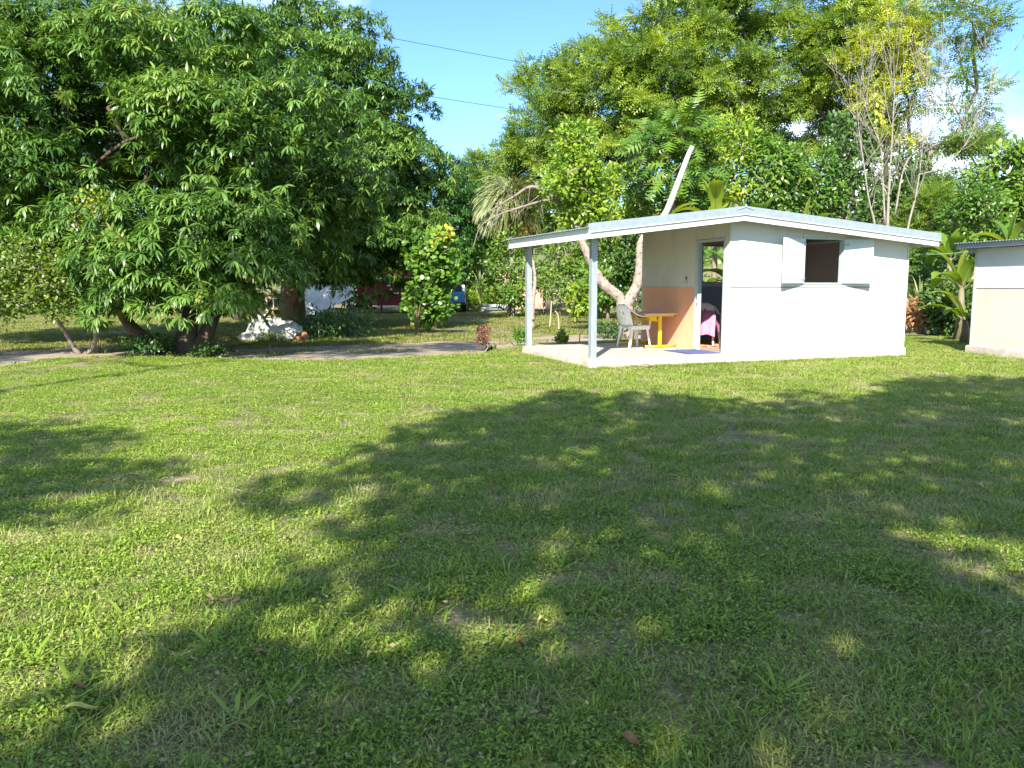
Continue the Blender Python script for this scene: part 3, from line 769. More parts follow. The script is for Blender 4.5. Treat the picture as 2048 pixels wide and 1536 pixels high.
def rug(name, label, u0, u1, v0, v1, z, m, rot=0.0, fringe=True):
    t = thing(name, label, 'rug', hut_pt((u0 + u1) / 2, (v0 + v1) / 2, z), TH + rot)
    nx, ny = 40, 20; V = []; F = []; lx, ly = u1 - u0, v1 - v0
    for i in range(nx + 1):
        for j in range(ny + 1):
            V.append((-lx / 2 + lx * i / nx, -ly / 2 + ly * j / ny + .008 * math.sin(i * 1.3), .008 + .006 * math.sin(i * .9 + j * .3) + random.uniform(0, .007)))
    for i in range(nx):
        for j in range(ny): F.append((i * (ny + 1) + j, (i + 1) * (ny + 1) + j, (i + 1) * (ny + 1) + j + 1, i * (ny + 1) + j + 1))
    o = obj('weave', pymesh('weave', V, F), m, t); md = o.modifiers.new('thick', 'SOLIDIFY'); md.thickness = .006
    if fringe:
        b = MB()
        for k in range(70):
            x = -lx / 2 + lx * k / 69
            for s in (-1, 1):
                l = random.uniform(.03, .06)
                b.tube([(x, s * ly / 2, .010), (x + random.uniform(-.02, .02), s * (ly / 2 + l), .006)], [.005, .003], 4)
        b.build('fringe', m, t)['kind'] = 'stuff'
    return t
rug('rag_rug', 'frayed dark blue rag rug on the porch slab before the doorway', 2.03, 2.69, .20, 1.0, HS + .003, M['blue_rug'])
rug('floor_mat', 'orange patterned mat on the floor just inside the doorway', 2.95, 4.3, 1.5, 2.9, HS + .008, M['orange_rug'], fringe=False)
monobloc('plastic_chair', 'white plastic chair inside the hut under a pink cloth', hut_pt(3.56, 1.93, HS + .024), TH + R(40))
# pink cloth hung over the chair back and arm
cl = thing('pink_cloth', 'bright pink cloth draped over the chair inside the doorway', 'cloth', hut_pt(3.56, 1.93, HS + .024), TH + R(40))
V = []; F = []; n1, n2 = 26, 18
for i in range(n1 + 1):
    f = i / n1
    for j in range(n2 + 1):
        s = -1 + 2 * j / n2
        prof = [(.08, .50), (-.14, .56), (-.22, .655), (-.285, .70), (-.345, .66), (-.375, .50), (-.385, .35), (-.39, .22)]
        k = f * (len(prof) - 1); k0 = min(int(k), len(prof) - 2); x = lerp(prof[k0][0], prof[k0 + 1][0], k - k0); z = lerp(prof[k0][1], prof[k0 + 1][1], k - k0)
        y = s * .31; fall = max(0, abs(s) - .74) / .26
        z2 = z - fall * (.28 if k0 < 4 else .05) + .012 * math.sin(s * 9 + f * 5) * (f > .5)
        V.append((x + .018 * math.sin(s * 11) * (f > .55) * f, y * (1 - .10 * fall), z2))
for i in range(n1):
    for j in range(n2): F.append((i * (n2 + 1) + j, (i + 1) * (n2 + 1) + j, (i + 1) * (n2 + 1) + j + 1, i * (n2 + 1) + j + 1))
obj('drape', pymesh('drape', V, F, True), M['pink'], cl)

# ------------------------------------------------------------------ second hut at the right edge (same build, its side towards us)
H2 = ground(1938, 706)
h2 = thing('hut', 'second panel hut cut off by the right edge of the picture', 'hut', (H2.x, H2.y, 0), TH - math.pi / 2)
# local x runs towards the camera along the visible wall, y runs away to the right
T2 = R(7)                                             # this wall runs a little straighter at us
h2.rotation_euler = (0, 0, math.atan2(-1.38, 0.33))
slab(h2, [(-.04, -.05), (4.2, -.05), (4.2, 3.2), (-.04, 3.2)], .165)
H2S, H2T = .165, 2.16
for a, b in ((.05, 1.25), (1.25, 2.45), (2.45, 3.65)):
    MB().box(a + .003, b - .003, .012, .05, H2S, H2S + 1.185).build('wall_panel', M['cream2'], h2)
    MB().box(a + .003, b - .003, .0, .042, H2S + 1.19, H2T).build('wall_panel', M['white'], h2)
MB().box(0, .05, -.008, .06, H2S, H2T).build('corner_batten', M['cream'], h2)
MB().prism_x([(.062, H2S), (3.0, H2S), (3.0, 2.04), (.062, H2T)], 0, .045).build('wall_panel', M['white'], h2)
MB().prism_x([(.062, H2S), (3.0, H2S), (3.0, 2.04), (.062, H2T)], 3.6, 3.645).build('wall_panel', M['white'], h2)
MB().box(.05, 3.6, 2.95, 3.0, H2S, 2.03).build('wall_panel', M['white'], h2)
def corrugated_y(x0, x1, y0, z0, y1, z1, pitch=0.076, amp=0.010, per=8):
    nw = int((x1 - x0) / pitch * per); V = []; F = []
    for k in range(nw + 1):
        x = x0 + (x1 - x0) * k / nw; dz = amp * math.sin(2 * math.pi * (x - x0) / pitch)
        V += [(x, y0, z0 + dz), (x, y1, z1 + dz), (x, y0, z0 + dz - .002), (x, y1, z1 + dz - .002)]
        if k:
            a = (k - 1) * 4; b = k * 4
            F += [(a, b, b + 1, a + 1), (a + 2, a + 3, b + 3, b + 2), (a, a + 2, b + 2, b), (a + 1, b + 1, b + 3, a + 3)]
    return pymesh('roof_sheet', V, F)
r2 = obj('roof', corrugated_y(-.30, 4.0, -.30, 2.275, 3.3, 2.06), M['zinc'], h2)
MB().box(-.27, 3.97, -.235, -.205, 2.165, 2.262).build('fascia', M['greytrim'], r2)
MB().prism_x([(-.234, 2.165), (3.2, 1.96), (3.2, 2.05), (-.234, 2.255)], -.27, -.24).build('fascia', M['greytrim'], r2)
MB().box(-.02, .03, -.14, -.05, 2.06, 2.163).build('eave_bracket', M['galv'], r2)
# clothesline between the huts
a = hut_pt(UW + .002, .25, 2.05); b = h2.matrix_basis @ Vector((.0, -.01, 2.12)) if False else Vector((H2.x, H2.y, 2.13))
b = Vector((H2.x - .02, H2.y + .0, 2.12))
pts = [a.lerp(b, k / 14) - Vector((0, 0, .05 * math.sin(k / 14 * math.pi))) for k in range(15)]
tag(MB().tube(pts, [.004] * 15, 5).build('clothesline', M['line']), 'thin green clothesline strung from the white hut to the second hut', 'clothesline')

# ------------------------------------------------------------------ trees and plants
def env(px, ytop, ybot, hw, D, ry=None):
    """crown ellipsoid from its outline in the photo at distance D"""
    c = at(px, (ytop + ybot) / 2, D); rz = (ybot - ytop) / 2 / FPX * D; rx = hw / FPX * D
    return np.array(c), np.array((rx, ry or rx, rz))
def spread_dirs(n, zmin=-0.75):
    i = np.arange(n) + RNG.uniform(0, 1)
    z = zmin + (1 - zmin) * ((i + .5) / n) % (1 - zmin) if False else np.linspace(zmin, .985, n)
    ph = i * 2.39996 + RNG.normal(0, .25, n); r = np.sqrt(np.maximum(0, 1 - z * z))
    return np.stack([r * np.cos(ph), r * np.sin(ph), z], 1)

def in_poly(p, poly):
    c = False; j = len(poly) - 1
    for i in range(len(poly)):
        if (poly[i][1] > p[1]) != (poly[j][1] > p[1]) and p[0] < (poly[j][0] - poly[i][0]) * (p[1] - poly[i][1]) / (poly[j][1] - poly[i][1]) + poly[i][0]: c = not c
        j = i
    return c
def keep_lit(p, dd, polys):
    """thin the crown where the photo shows sun reaching the ground beneath"""
    k = p[:, 2] / -SDIR.z; gx, gy = p[:, 0] + SDIR.x * k, p[:, 1] + SDIR.y * k
    ok = np.array([(not any(in_poly((a, b), q) for q in polys)) or random.random() < .06 for a, b in zip(gx, gy)], bool) if len(p) else np.zeros(0, bool)
    return p[ok], dd[ok]
LITP = [tuple(ground(*q).xy) for q in ((480, 688), (500, 664), (520, 656), (580, 656), (600, 674), (700, 676), (840, 668), (960, 664), (970, 674), (840, 680), (640, 686))]
def mango_tree(label, base, trunks, lobes, m, bark, leaf=.2, per=30, csize=.75, fill=900, group='mango trees', lit=None):
    """lobes: (centre, radii, clumps); trunks: list of (points, r0, r1) from the base up"""
    t = thing('mango_tree', label, 'tree', tuple(base), 0, group)
    L = Leaves(); tg = []
    for cen, rad, n in lobes:
        d = spread_dirs(n, -.8); d = unit(d + RNG.normal(0, .10, d.shape))
        f = RNG.uniform(.72, 1.05, n)
        c = np.array(cen) + d * np.array(rad) * f[:, None]
        c = c[c[:, 2] > .6]; d = d[:len(c)] if False else unit(c - np.array(cen))
        tg += [tuple(q - csize * 1.8 * e) for q, e in zip(c, d)]
        for q, e in zip(c, d):
            r = csize * RNG.uniform(.7, 1.25); ax = unit(e * .75 + np.array([0, 0, .8]))
            dd = rdir(per * 2); dd = dd[(dd @ ax) > 0.0][:per]
            p = q + dd * np.array([r, r, r * .5])
            if lit: p, dd = keep_lit(p, dd, lit)
            if len(p): rosettes(L, p, unit(dd * .7 + np.array([0, 0, .7])), leaf, leaf * .185, 13, .85, RNG.uniform(.18, .72) + RNG.normal(0, .07, len(p)))
        p, dd = ellip(int(fill * n / sum(x[2] for x in lobes)), cen, np.array(rad) * .84, .6, -.8)
        k = p[:, 2] > 1.2; p, dd = p[k], dd[k]
        if lit: p, dd = keep_lit(p, dd, lit)
        rosettes(L, p, dd, leaf * 1.15, leaf * .26, 9, .4, .25)
    allV, allF = [], []
    ntr = len(trunks)
    for i, (pts, r0, r1) in enumerate(trunks):
        end = Vector(pts[-1])
        mine = [q for q in tg if min(range(ntr), key=lambda k: (Vector(trunks[k][0][-1]) - Vector(q)).length) == i]
        cp = curve(pts, 4)
        V, F = skeleton(cp, r0, r1, mine[::4], wob=.03, rtip=.014, step=.5)
        b = len(allV); allV += V; allF += [tuple(b + j for j in f) for f in F]
    trunk_part('trunk', (allV, allF), bark, t, base)
    L.build('crown', m, t, base)
    return t

# the big mango beside the track, low forking trunk
bA = ground(365, 708)
A = lambda px, py, d: tuple(at(px, py, bA.y + d))
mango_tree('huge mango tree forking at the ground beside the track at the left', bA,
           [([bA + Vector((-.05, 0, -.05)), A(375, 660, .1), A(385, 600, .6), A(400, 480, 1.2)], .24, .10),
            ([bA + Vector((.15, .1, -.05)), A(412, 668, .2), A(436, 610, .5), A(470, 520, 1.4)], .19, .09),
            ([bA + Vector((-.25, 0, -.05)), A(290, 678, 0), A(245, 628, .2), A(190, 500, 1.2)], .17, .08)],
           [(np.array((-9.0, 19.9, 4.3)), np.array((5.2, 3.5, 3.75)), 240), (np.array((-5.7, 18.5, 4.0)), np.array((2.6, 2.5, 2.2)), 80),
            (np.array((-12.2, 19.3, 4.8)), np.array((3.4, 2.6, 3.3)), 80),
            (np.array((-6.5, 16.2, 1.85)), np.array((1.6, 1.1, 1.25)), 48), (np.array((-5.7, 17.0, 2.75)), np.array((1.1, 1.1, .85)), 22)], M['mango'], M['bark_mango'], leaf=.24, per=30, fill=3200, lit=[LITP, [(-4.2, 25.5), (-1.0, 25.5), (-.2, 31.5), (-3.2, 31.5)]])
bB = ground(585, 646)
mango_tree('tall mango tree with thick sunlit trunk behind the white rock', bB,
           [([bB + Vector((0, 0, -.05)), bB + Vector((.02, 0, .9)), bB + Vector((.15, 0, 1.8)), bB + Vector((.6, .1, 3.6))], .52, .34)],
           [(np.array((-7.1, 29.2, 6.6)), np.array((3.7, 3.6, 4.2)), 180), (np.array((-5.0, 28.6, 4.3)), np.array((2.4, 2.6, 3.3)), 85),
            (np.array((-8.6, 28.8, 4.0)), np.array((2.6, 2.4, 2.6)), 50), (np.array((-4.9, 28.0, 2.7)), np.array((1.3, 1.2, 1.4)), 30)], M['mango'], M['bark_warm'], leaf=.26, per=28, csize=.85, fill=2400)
bC = ground(478, 641)
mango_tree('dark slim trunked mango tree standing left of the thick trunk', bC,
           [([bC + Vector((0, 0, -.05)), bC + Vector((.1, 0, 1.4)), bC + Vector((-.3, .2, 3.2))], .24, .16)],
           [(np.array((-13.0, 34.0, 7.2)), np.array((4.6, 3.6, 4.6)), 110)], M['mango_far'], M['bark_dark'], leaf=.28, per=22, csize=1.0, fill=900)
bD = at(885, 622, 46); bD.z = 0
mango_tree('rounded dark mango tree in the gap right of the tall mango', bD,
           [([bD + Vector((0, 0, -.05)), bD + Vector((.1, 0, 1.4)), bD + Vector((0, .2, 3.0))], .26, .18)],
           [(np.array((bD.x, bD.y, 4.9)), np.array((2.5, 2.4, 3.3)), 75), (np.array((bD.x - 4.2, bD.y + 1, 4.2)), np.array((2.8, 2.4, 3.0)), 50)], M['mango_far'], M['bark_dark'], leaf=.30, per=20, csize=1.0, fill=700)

def leafy_tree(name, label, base, cen, rad, nclump, tmpl, m, bark, leaf, width, per=40, csize=.7, flat=.6, r0=.12, r1=.06, cat='tree',
               group=None, tint=(.2, .8), trunk=None, shell=.55, zmin=-.85, up=.7, droop=.15, rtip=.010, wob=.12, part='crown', zlow=.25, extra=None):
    base = Vector(base)
    t = thing(name, label, cat, tuple(base), 0, group)
    L = Leaves()
    c, d = ellip(nclump, cen, rad, shell, zmin)
    c = c[c[:, 2] > zlow]
    if trunk is None:
        top = Vector(cen) - Vector((0, 0, rad[2] * .45)); top.z = max(top.z, .3)
        trunk = [base + Vector((0, 0, -.05)), base.lerp(top, .5) + Vector((random.uniform(-.15, .15), random.uniform(-.15, .15), 0)), top]
    for q in c:
        e = unit(q - np.array(cen)); r = csize * RNG.uniform(.65, 1.3)
        dd = rdir(per); f = RNG.uniform(.4, 1, per)[:, None]
        p = q + dd * f * np.array([r, r, r * flat])
        ld = unit(dd * .8 + e * .4 + RNG.normal(0, .5, dd.shape)); ld[:, 2] -= droop
        n = np.array([0, 0, up]) + e * .35 + np.array([-.1, -.35, 0]) + RNG.normal(0, .38, dd.shape)
        ln = leaf * RNG.uniform(.65, 1.25, per)
        L.add(tmpl, p, ld, n, ln, ln * width, RNG.uniform(*tint) + RNG.normal(0, .15, per))
    if extra: extra(L)
    V, F = skeleton(curve(trunk, 3), r0, r1, [tuple(q) for q in c], wob=wob, rtip=rtip, step=.7)
    trunk_part('trunk', (V, F), bark, t, base)
    if per: L.build(part, m, t, base)
    return t

# ---- tall feathery trees behind the hut
FG = 'tall feathery trees behind the hut'
feath = [(985, 295, 560, 72, 52, 90, (.1, .7), 'lowest feathery tree at the left end of the row behind the porch'),
         (1085, 135, 470, 88, 47, 120, (.1, .85), 'feathery tree left of the leafy pruned tree, sky at its left'),
         (1195, 55, 430, 105, 45, 135, (.1, .85), 'feathery tree rising behind the pruned tree with thin bare stems'),
         (1330, -20, 380, 110, 43, 145, (.1, .9), 'tall feathery tree rising above the pale cut limb'),
         (1455, -60, 350, 100, 45, 135, (.1, .8), 'dense feathery tree above the hut ridge'),
         (1580, -60, 370, 95, 46, 95, (.1, .75), 'feathery tree with sky showing through, right of the hut ridge'),
         (1700, -90, 350, 110, 44, 105, (.25, .8), 'yellow-green feathery tree reaching the top of the picture above the shutters')]
for px, yt, yb, hw, D, n, ti, lab in feath:
    cen, rad = env(px, yt, yb, hw, D); base = at(px + random.uniform(-15, 15), 620, D); base.z = 0
    rad[1] = min(rad[1], 3.2)
    leafy_tree('feathery_tree', lab, base, cen, rad, n, PINNA, M['feather'], M['bark_grey'], .50, .70, per=60, csize=.80, flat=.34,
               r0=.22, r1=.10, group=FG, tint=ti, shell=.35, rtip=.011, up=1.0, droop=.2,
               trunk=[base + Vector((0, 0, -.05)), base + Vector((.2, 0, cen[2] * .35)), Vector(cen) - Vector((0, 0, rad[2] * .55))])
cen, rad = env(1868, -50, 420, 112, 41); base = at(1840, 620, 41); base.z = 0
leafy_tree('feathery_tree', 'thin open feathery tree with layered branches against the cloud', base, cen, rad, 74, PINNA, M['feather'], M['bark_grey'], .45, .66,
           per=46, csize=.85, flat=.25, r0=.2, r1=.09, group=FG, tint=(.1, .45), shell=.5, rtip=.016, up=1.4)
cen, rad = env(1950, 270, 470, 70, 44); base = at(1930, 620, 44); base.z = 0
leafy_tree('feathery_tree', 'small flat topped feathery tree low at the right under the cloud', base, cen, rad, 36, PINNA, M['feather'], M['bark_grey'], .42, .66,
           per=46, csize=.8, flat=.22, r0=.16, r1=.07, group=FG, tint=(.1, .45), shell=.5, rtip=.016, up=1.4)
cen, rad = env(230, -90, 330, 190, 48); base = at(230, 625, 48); base.z = 0
leafy_tree('feathery_tree', 'feathery tree showing behind the top of the huge mango', base, cen, rad, 130, PINNA, M['feather'], M['bark_grey'], .46, .62,
           per=40, csize=1.0, flat=.5, r0=.3, r1=.13, group=FG, tint=(.3, .8), shell=.35, rtip=.016, up=1.0)
cen, rad = env(40, -40, 420, 150, 44); base = at(60, 625, 44); base.z = 0
leafy_tree('feathery_tree', 'olive feathery tree behind the left edge of the mango crown', base, cen, rad, 90, PINNA, M['feather'], M['bark_grey'], .46, .62,
           per=40, csize=1.0, flat=.5, r0=.3, r1=.13, group=FG, tint=(.2, .6), shell=.35, rtip=.016, up=1.0)

# golden creeper climbing a trunk
cen, rad = env(1775, -10, 320, 78, 40.5, 1.6); base = at(1768, 620, 40.5); base.z = 0
def vine(L):
    c, r = env(1752, 170, 300, 16, 39.8, .4); p, d = ellip(170, c, r, .2)
    L.add(OVAL, p, unit(d * .4 + np.array([0, 0, -.8]) + RNG.normal(0, .2, d.shape)), d + np.array([0, -.8, .3]), RNG.uniform(.22, .36, 170), .18, RNG.uniform(.4, 1, 170))
leafy_tree('creeper', 'golden yellow feathery creeper hanging on a trunk behind the bare tree', base, cen, rad, 62, PINNA, M['feather_y'], M['bark_dark'], .46, .7, per=34, csize=.6, flat=.35,
           r0=.16, r1=.10, cat='creeper', tint=(.1, .8), shell=.45, droop=.2, up=1.0, extra=vine)

# ---- shrubs and small trees of the belt behind the huts
SG = 'shrubs of the green belt behind the huts'
belt = [  # name, px, ytop, ybot, hw, D, clumps, template, material, leaf, width, tint, label
    ('shrub', 950, 470, 622, 55, 45.5, 46, OVAL, 'broad', .20, .5, (.3, .8), 'green shrub at the far end of the hedge behind the blue car'),
    ('shrub', 1025, 455, 632, 50, 36, 46, OVAL, 'broad', .17, .5, (.3, .9), 'light green shrub just left of the back porch post'),
    ('shrub', 1090, 440, 622, 50, 39, 54, LANCE, 'broad', .17, .4, (.3, .8), 'olive shrub between the two porch posts'),
    ('shrub', 1150, 430, 632, 45, 36, 54, OVAL, 'broad', .17, .5, (.3, .95), 'mid green hedge shrub left of the front porch post'),
    ('shrub', 1215, 440, 642, 48, 33.5, 60, OVAL, 'broad', .18, .5, (.25, .9), 'glossy dark shrub filling the gap right of the front porch post'),
    ('shrub', 1275, 430, 645, 42, 32.5, 50, OVAL, 'darkbroad', .18, .5, (.3, .9), 'dark shrub behind the forked trunk'),
    ('shrub', 1120, 330, 460, 60, 37, 40, OVAL, 'broad', .18, .5, (.2, .7), 'mid green small tree behind the dead branch'),
    ('shrub', 1250, 330, 470, 60, 33.5, 44, LANCE, 'lime', .20, .4, (.2, .8), 'lime leaved small tree left of the pale cut limb'),
    ('shrub', 1455, 225, 430, 75, 33, 70, OVAL, 'lime', .20, .45, (.3, .95), 'yellow-green small tree above the hut ridge'),
    ('shrub', 1395, 300, 450, 50, 31, 44, OVAL, 'broad', .19, .45, (.3, .8), 'mid green shrub right of the pale cut limb'),
    ('shrub', 1545, 270, 450, 60, 32, 60, LANCE, 'broad', .22, .4, (.2, .8), 'deep green shrub above the left shutter'),
    ('shrub', 1625, 290, 460, 60, 33, 54, OVAL, 'broad', .19, .5, (.2, .7), 'leafy shrub behind the banana right of the ridge'),
    ('shrub', 1695, 225, 460, 62, 35, 70, OVAL, 'darkbroad', .22, .5, (.35, .95), 'tall dark green tree behind the left stems of the bare tree'),
    ('shrub', 1790, 300, 500, 55, 33, 56, OVAL, 'darkbroad', .20, .5, (.3, .9), 'deep green shrub behind the foot of the bare tree'),
    ('shrub', 1860, 360, 545, 55, 30, 60, PINNA, 'feather', .30, .6, (.2, .6), 'olive fine leaved shrub above the right end of the roof'),
    ('shrub', 1945, 370, 560, 60, 27, 64, LANCE, 'broad', .18, .36, (.2, .7), 'bushy shrub behind the banana between the huts'),
    ('shrub', 2010, 285, 520, 62, 29, 80, OVAL, 'broad', .20, .6, (.35, 1), 'tall broad leaved shrub at the right edge above the second hut'),
    ('shrub', 2090, 300, 520, 60, 30, 50, OVAL, 'broad', .20, .6, (.3, .9), 'leafy shrub beyond the right edge of the picture'),
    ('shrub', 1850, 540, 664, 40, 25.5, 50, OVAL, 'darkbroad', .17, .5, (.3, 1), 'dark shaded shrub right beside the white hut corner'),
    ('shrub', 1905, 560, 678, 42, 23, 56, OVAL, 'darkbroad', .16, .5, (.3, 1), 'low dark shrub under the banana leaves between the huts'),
    ('shrub', 1830, 470, 600, 35, 29.5, 36, OVAL, 'broad', .18, .5, (.2, .8), 'green shrub seen past the right corner of the white hut'),
    # left background
    ('shrub', 40, 520, 632, 70, 39, 60, OVAL, 'broad', .20, .5, (.2, .8), 'hedge shrub at the left edge beyond the far grass'),
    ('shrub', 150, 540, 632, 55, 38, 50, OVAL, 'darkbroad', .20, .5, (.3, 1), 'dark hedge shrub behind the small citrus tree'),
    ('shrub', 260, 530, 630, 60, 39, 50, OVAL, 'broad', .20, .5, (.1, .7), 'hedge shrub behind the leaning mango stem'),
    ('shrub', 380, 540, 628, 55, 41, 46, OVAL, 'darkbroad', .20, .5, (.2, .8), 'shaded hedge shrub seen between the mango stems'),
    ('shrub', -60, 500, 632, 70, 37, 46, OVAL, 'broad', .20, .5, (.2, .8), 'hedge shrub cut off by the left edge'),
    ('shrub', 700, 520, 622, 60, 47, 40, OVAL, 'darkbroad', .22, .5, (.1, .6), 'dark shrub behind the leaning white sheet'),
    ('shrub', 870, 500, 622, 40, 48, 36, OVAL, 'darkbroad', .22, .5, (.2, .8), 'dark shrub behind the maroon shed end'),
]
for nm, px, yt, yb, hw, D, n, tp, mm, lf, wd, ti, lab in belt:
    cen, rad = env(px, yt, yb, hw, D); base = at(px, 620, D); base.z = 0
    leafy_tree(nm, lab, base, cen, rad, n, tp, M[mm], M['bark_grey'], lf, wd, per=62, csize=max(.45, .38 * min(rad[0], rad[2])), flat=.75, r0=.09, r1=.05,
               cat='shrub', group=SG, tint=ti, shell=.3, zlow=.15)

# breadfruit tree with big lobed leaves
cen, rad = env(1345, 215, 420, 75, 30); base = at(1345, 620, 30); base.z = 0
leafy_tree('breadfruit_tree', 'breadfruit tree with big lobed leaves behind the pale cut limb', base, cen, rad, 55, LOBED, M['broad'], M['bark_grey'], .60, .95, per=10, csize=.6, flat=.7,
           r0=.14, r1=.08, tint=(.3, .8), shell=.4, droop=.35, up=.9)

# ---- the bare tree to the right of the hut
def bare_tree():
    base = at(1780, 620, 25.5); base.z = 0
    t = thing('bare_tree', 'bare pale stemmed tree with many thin twigs behind the white hut', 'tree', tuple(base))
    D = 25.5
    stems = [([(1775, 470), (1778, 380), (1783, 300), (1788, 200), (1792, 130)], .085), ([(1752, 465), (1738, 400), (1728, 330), (1718, 260), (1712, 170)], .06),
             ([(1815, 460), (1832, 390), (1842, 320), (1850, 250), (1862, 150)], .06), ([(1770, 450), (1765, 350), (1760, 290), (1735, 225), (1722, 150)], .05),
             ([(1790, 430), (1810, 330), (1850, 280), (1865, 190), (1900, 100)], .045), ([(1836, 350), (1880, 335), (1930, 290), (1965, 210), (2000, 130)], .03)]
    k = 0
    for pts, r in stems:
        dz = random.uniform(-.4, .4)
        P = [at(x, y, D + dz * i / 4) for i, (x, y) in enumerate(pts)]
        if k < 3: P = [base + Vector((random.uniform(-.1, .1), random.uniform(-.1, .1), -.05))] + P
        P = curve(P, 5); V, F = tube_vf(P, taper(len(P), r * .68, .008), 8)
        def add(pts, rr):
            v, f = tube_vf(pts, rr, 5); b = len(V); V.extend(v); F.extend([tuple(b + q for q in g) for g in f])
        for _ in range(11):
            i0 = random.randrange(len(P) // 3, len(P) - 1); q = P[i0]; up = (P[i0 + 1] - P[i0]).normalized()
            d = (up + Vector((random.uniform(-1, 1), random.uniform(-1, 1), random.uniform(-.15, .35))) * .8).normalized(); l = random.uniform(.7, 2.0)
            e = q + d * l; mid = q.lerp(e, .5) - Vector((0, 0, l * .05)); e += Vector((0, 0, l * .15)); rr = r * .24 * (1 - .6 * i0 / len(P)) + .004
            add(curve([q, mid, e], 3), taper(7, rr, .004))
            for _ in range(5):
                f = random.uniform(.3, .95); a = q.lerp(mid, f * 2) if f < .5 else mid.lerp(e, f * 2 - 1)
                d2 = (d + Vector((random.uniform(-1, 1), random.uniform(-1, 1), random.uniform(-.1, .8))) * .7).normalized(); l2 = random.uniform(.3, .9)
                add([a, a + d2 * l2 * .5, a + d2 * l2 + Vector((0, 0, .06))], [.006, .005, .003])
        trunk_part('stem', (V, F), M['bark_bare'], t, base); k += 1
bare_tree()

# ---- pruned tree with the forked trunk behind the porch
bF = ground(1256, 676)
DF = bF.y
pt_ = thing('pruned_tree', 'pruned tree with thick mottled forked trunk behind the porch table', 'tree', tuple(bF))
F_ = lambda px, py, d=0: at(px, py, DF + d)
def limb(name, pts, r0, r1, m, knob=.10, sides=10):
    c = curve(pts, 6); V, F = tube_vf(c, knobby(len(c), r0, r1, knob), sides)
    return trunk_part(name, (V, F), m, pt_, bF)
limb('trunk', [bF + Vector((0, 0, -.05)), F_(1254, 650), F_(1250, 625), F_(1248, 605)], .25, .22, M['bark_pale'], .08, 14)
limb('limb', [F_(1247, 612), F_(1236, 592), F_(1212, 573), F_(1196, 552), F_(1178, 515), F_(1163, 480), F_(1156, 455)], .165, .085, M['bark_pale'], .12)
limb('limb', [F_(1252, 612), F_(1264, 590), F_(1276, 565), F_(1281, 530), F_(1282, 490), F_(1300, 460, .1), F_(1318, 440, .15)], .165, .10, M['bark_pale'], .08)
limb('cut_limb', [F_(1314, 445, .14), F_(1332, 425, .2), F_(1356, 365, .2), F_(1376, 312, .2), F_(1385, 293, .2)], .095, .06, M['bark_white'], .05)
limb('limb', [F_(1156, 460), F_(1158, 425), F_(1157, 390), F_(1160, 355)], .11, .07, M['bark_grey'])
limb('dead_branch', [F_(1156, 458), F_(1142, 432), F_(1118, 405), F_(1092, 382), F_(1060, 374, .2), F_(1030, 392, .3), F_(1000, 410, .4), F_(975, 425, .5)], .085, .018, M['bark_grey'], .06, 7)
limb('dead_branch', [F_(1110, 400), F_(1085, 402, -.1), F_(1040, 415, -.2), F_(990, 433, -.3), F_(960, 455, -.3), F_(945, 500, -.3)], .04, .010, M['bark_grey'], .05, 6)
for k in range(26):
    a = random.choice([(1092, 382), (1060, 376), (1030, 395), (1000, 412), (1040, 415), (1000, 430), (1075, 404)])
    p = F_(*a, random.uniform(-.2, .2)); e = p + Vector((random.uniform(-.9, .25), random.uniform(-.5, .5), random.uniform(-.75, .5)))
    mid = p.lerp(e, .5) + Vector((random.uniform(-.1, .1), 0, random.uniform(-.1, .1)))
    limb('twig', [p, mid, e], .014, .004, M['bark_grey'], .02, 4)
LC = Leaves(); tgt = []
for px, yt, yb, hw, n in ((1155, 255, 350, 42, 26), (1150, 320, 440, 70, 44), (1185, 400, 450, 45, 16)):
    cen, rad = env(px, yt, yb, hw, DF + .1)
    c, d = ellip(n, cen, rad, .3)
    for q in c:
        tgt.append(tuple(q)); dd = rdir(60); p = q + dd * RNG.uniform(.3, 1, (60, 1)) * .34
        LC.add(OVAL, p, unit(dd + RNG.normal(0, .5, dd.shape)), np.array([0, -.4, .8]) + RNG.normal(0, .4, dd.shape), RNG.uniform(.10, .17, 60), .07, RNG.uniform(.2, .8) + RNG.normal(0, .15, 60))
LC.build('crown', M['lime'], pt_, bF)
V, F = skeleton(curve([F_(1160, 360), F_(1158, 330), F_(1155, 300)], 3), .06, .03, tgt, rtip=.008, step=.5)
trunk_part('upper_branch', (V, F), M['bark_grey'], pt_, bF)

# ---- small citrus-like tree left of the mango
bS = ground(163, 708); DS = bS.y
st = thing('citrus_tree', 'small open citrus-like tree with thin forked stems left of the mango', 'tree', tuple(bS))
S_ = lambda px, py, d=0: at(px, py, DS - .7 * max(0, (700 - py) / 120) + d)
Lc = Leaves(); allV, allF = [], []
def grow_in(cen_list, trunk, r0, r1):
    tg = []
    for px, yt, yb, hw, n in cen_list:
        cen, rad = env(px, yt, yb, hw, DS - .7)
        c, d = ellip(n, cen, rad, .25)
        for q in c:
            tg.append(tuple(q)); m = 30; dd = rdir(m); p = q + dd * RNG.uniform(.2, 1, (m, 1)) * .27
            Lc.add(OVAL, p, unit(dd + RNG.normal(0, .5, dd.shape)), np.array([0, -.4, .8]) + RNG.normal(0, .45, dd.shape), RNG.uniform(.06, .11, m), .045,
                   RNG.uniform(.2, .7) + (.25 if yt < 460 else 0) + RNG.normal(0, .15, m))
    V, F = skeleton(curve(trunk, 4), r0, r1, tg, rtip=.004, step=.35, wob=.06)
    b = len(allV); allV.extend(V); allF.extend([tuple(b + j for j in f) for f in F])
grow_in([(190, 395, 520, 42, 42), (225, 470, 590, 50, 44), (160, 500, 600, 45, 30)], [bS + Vector((.05, 0, -.03)), S_(186, 694), S_(192, 660), S_(190, 600), S_(184, 520)], .055, .02)
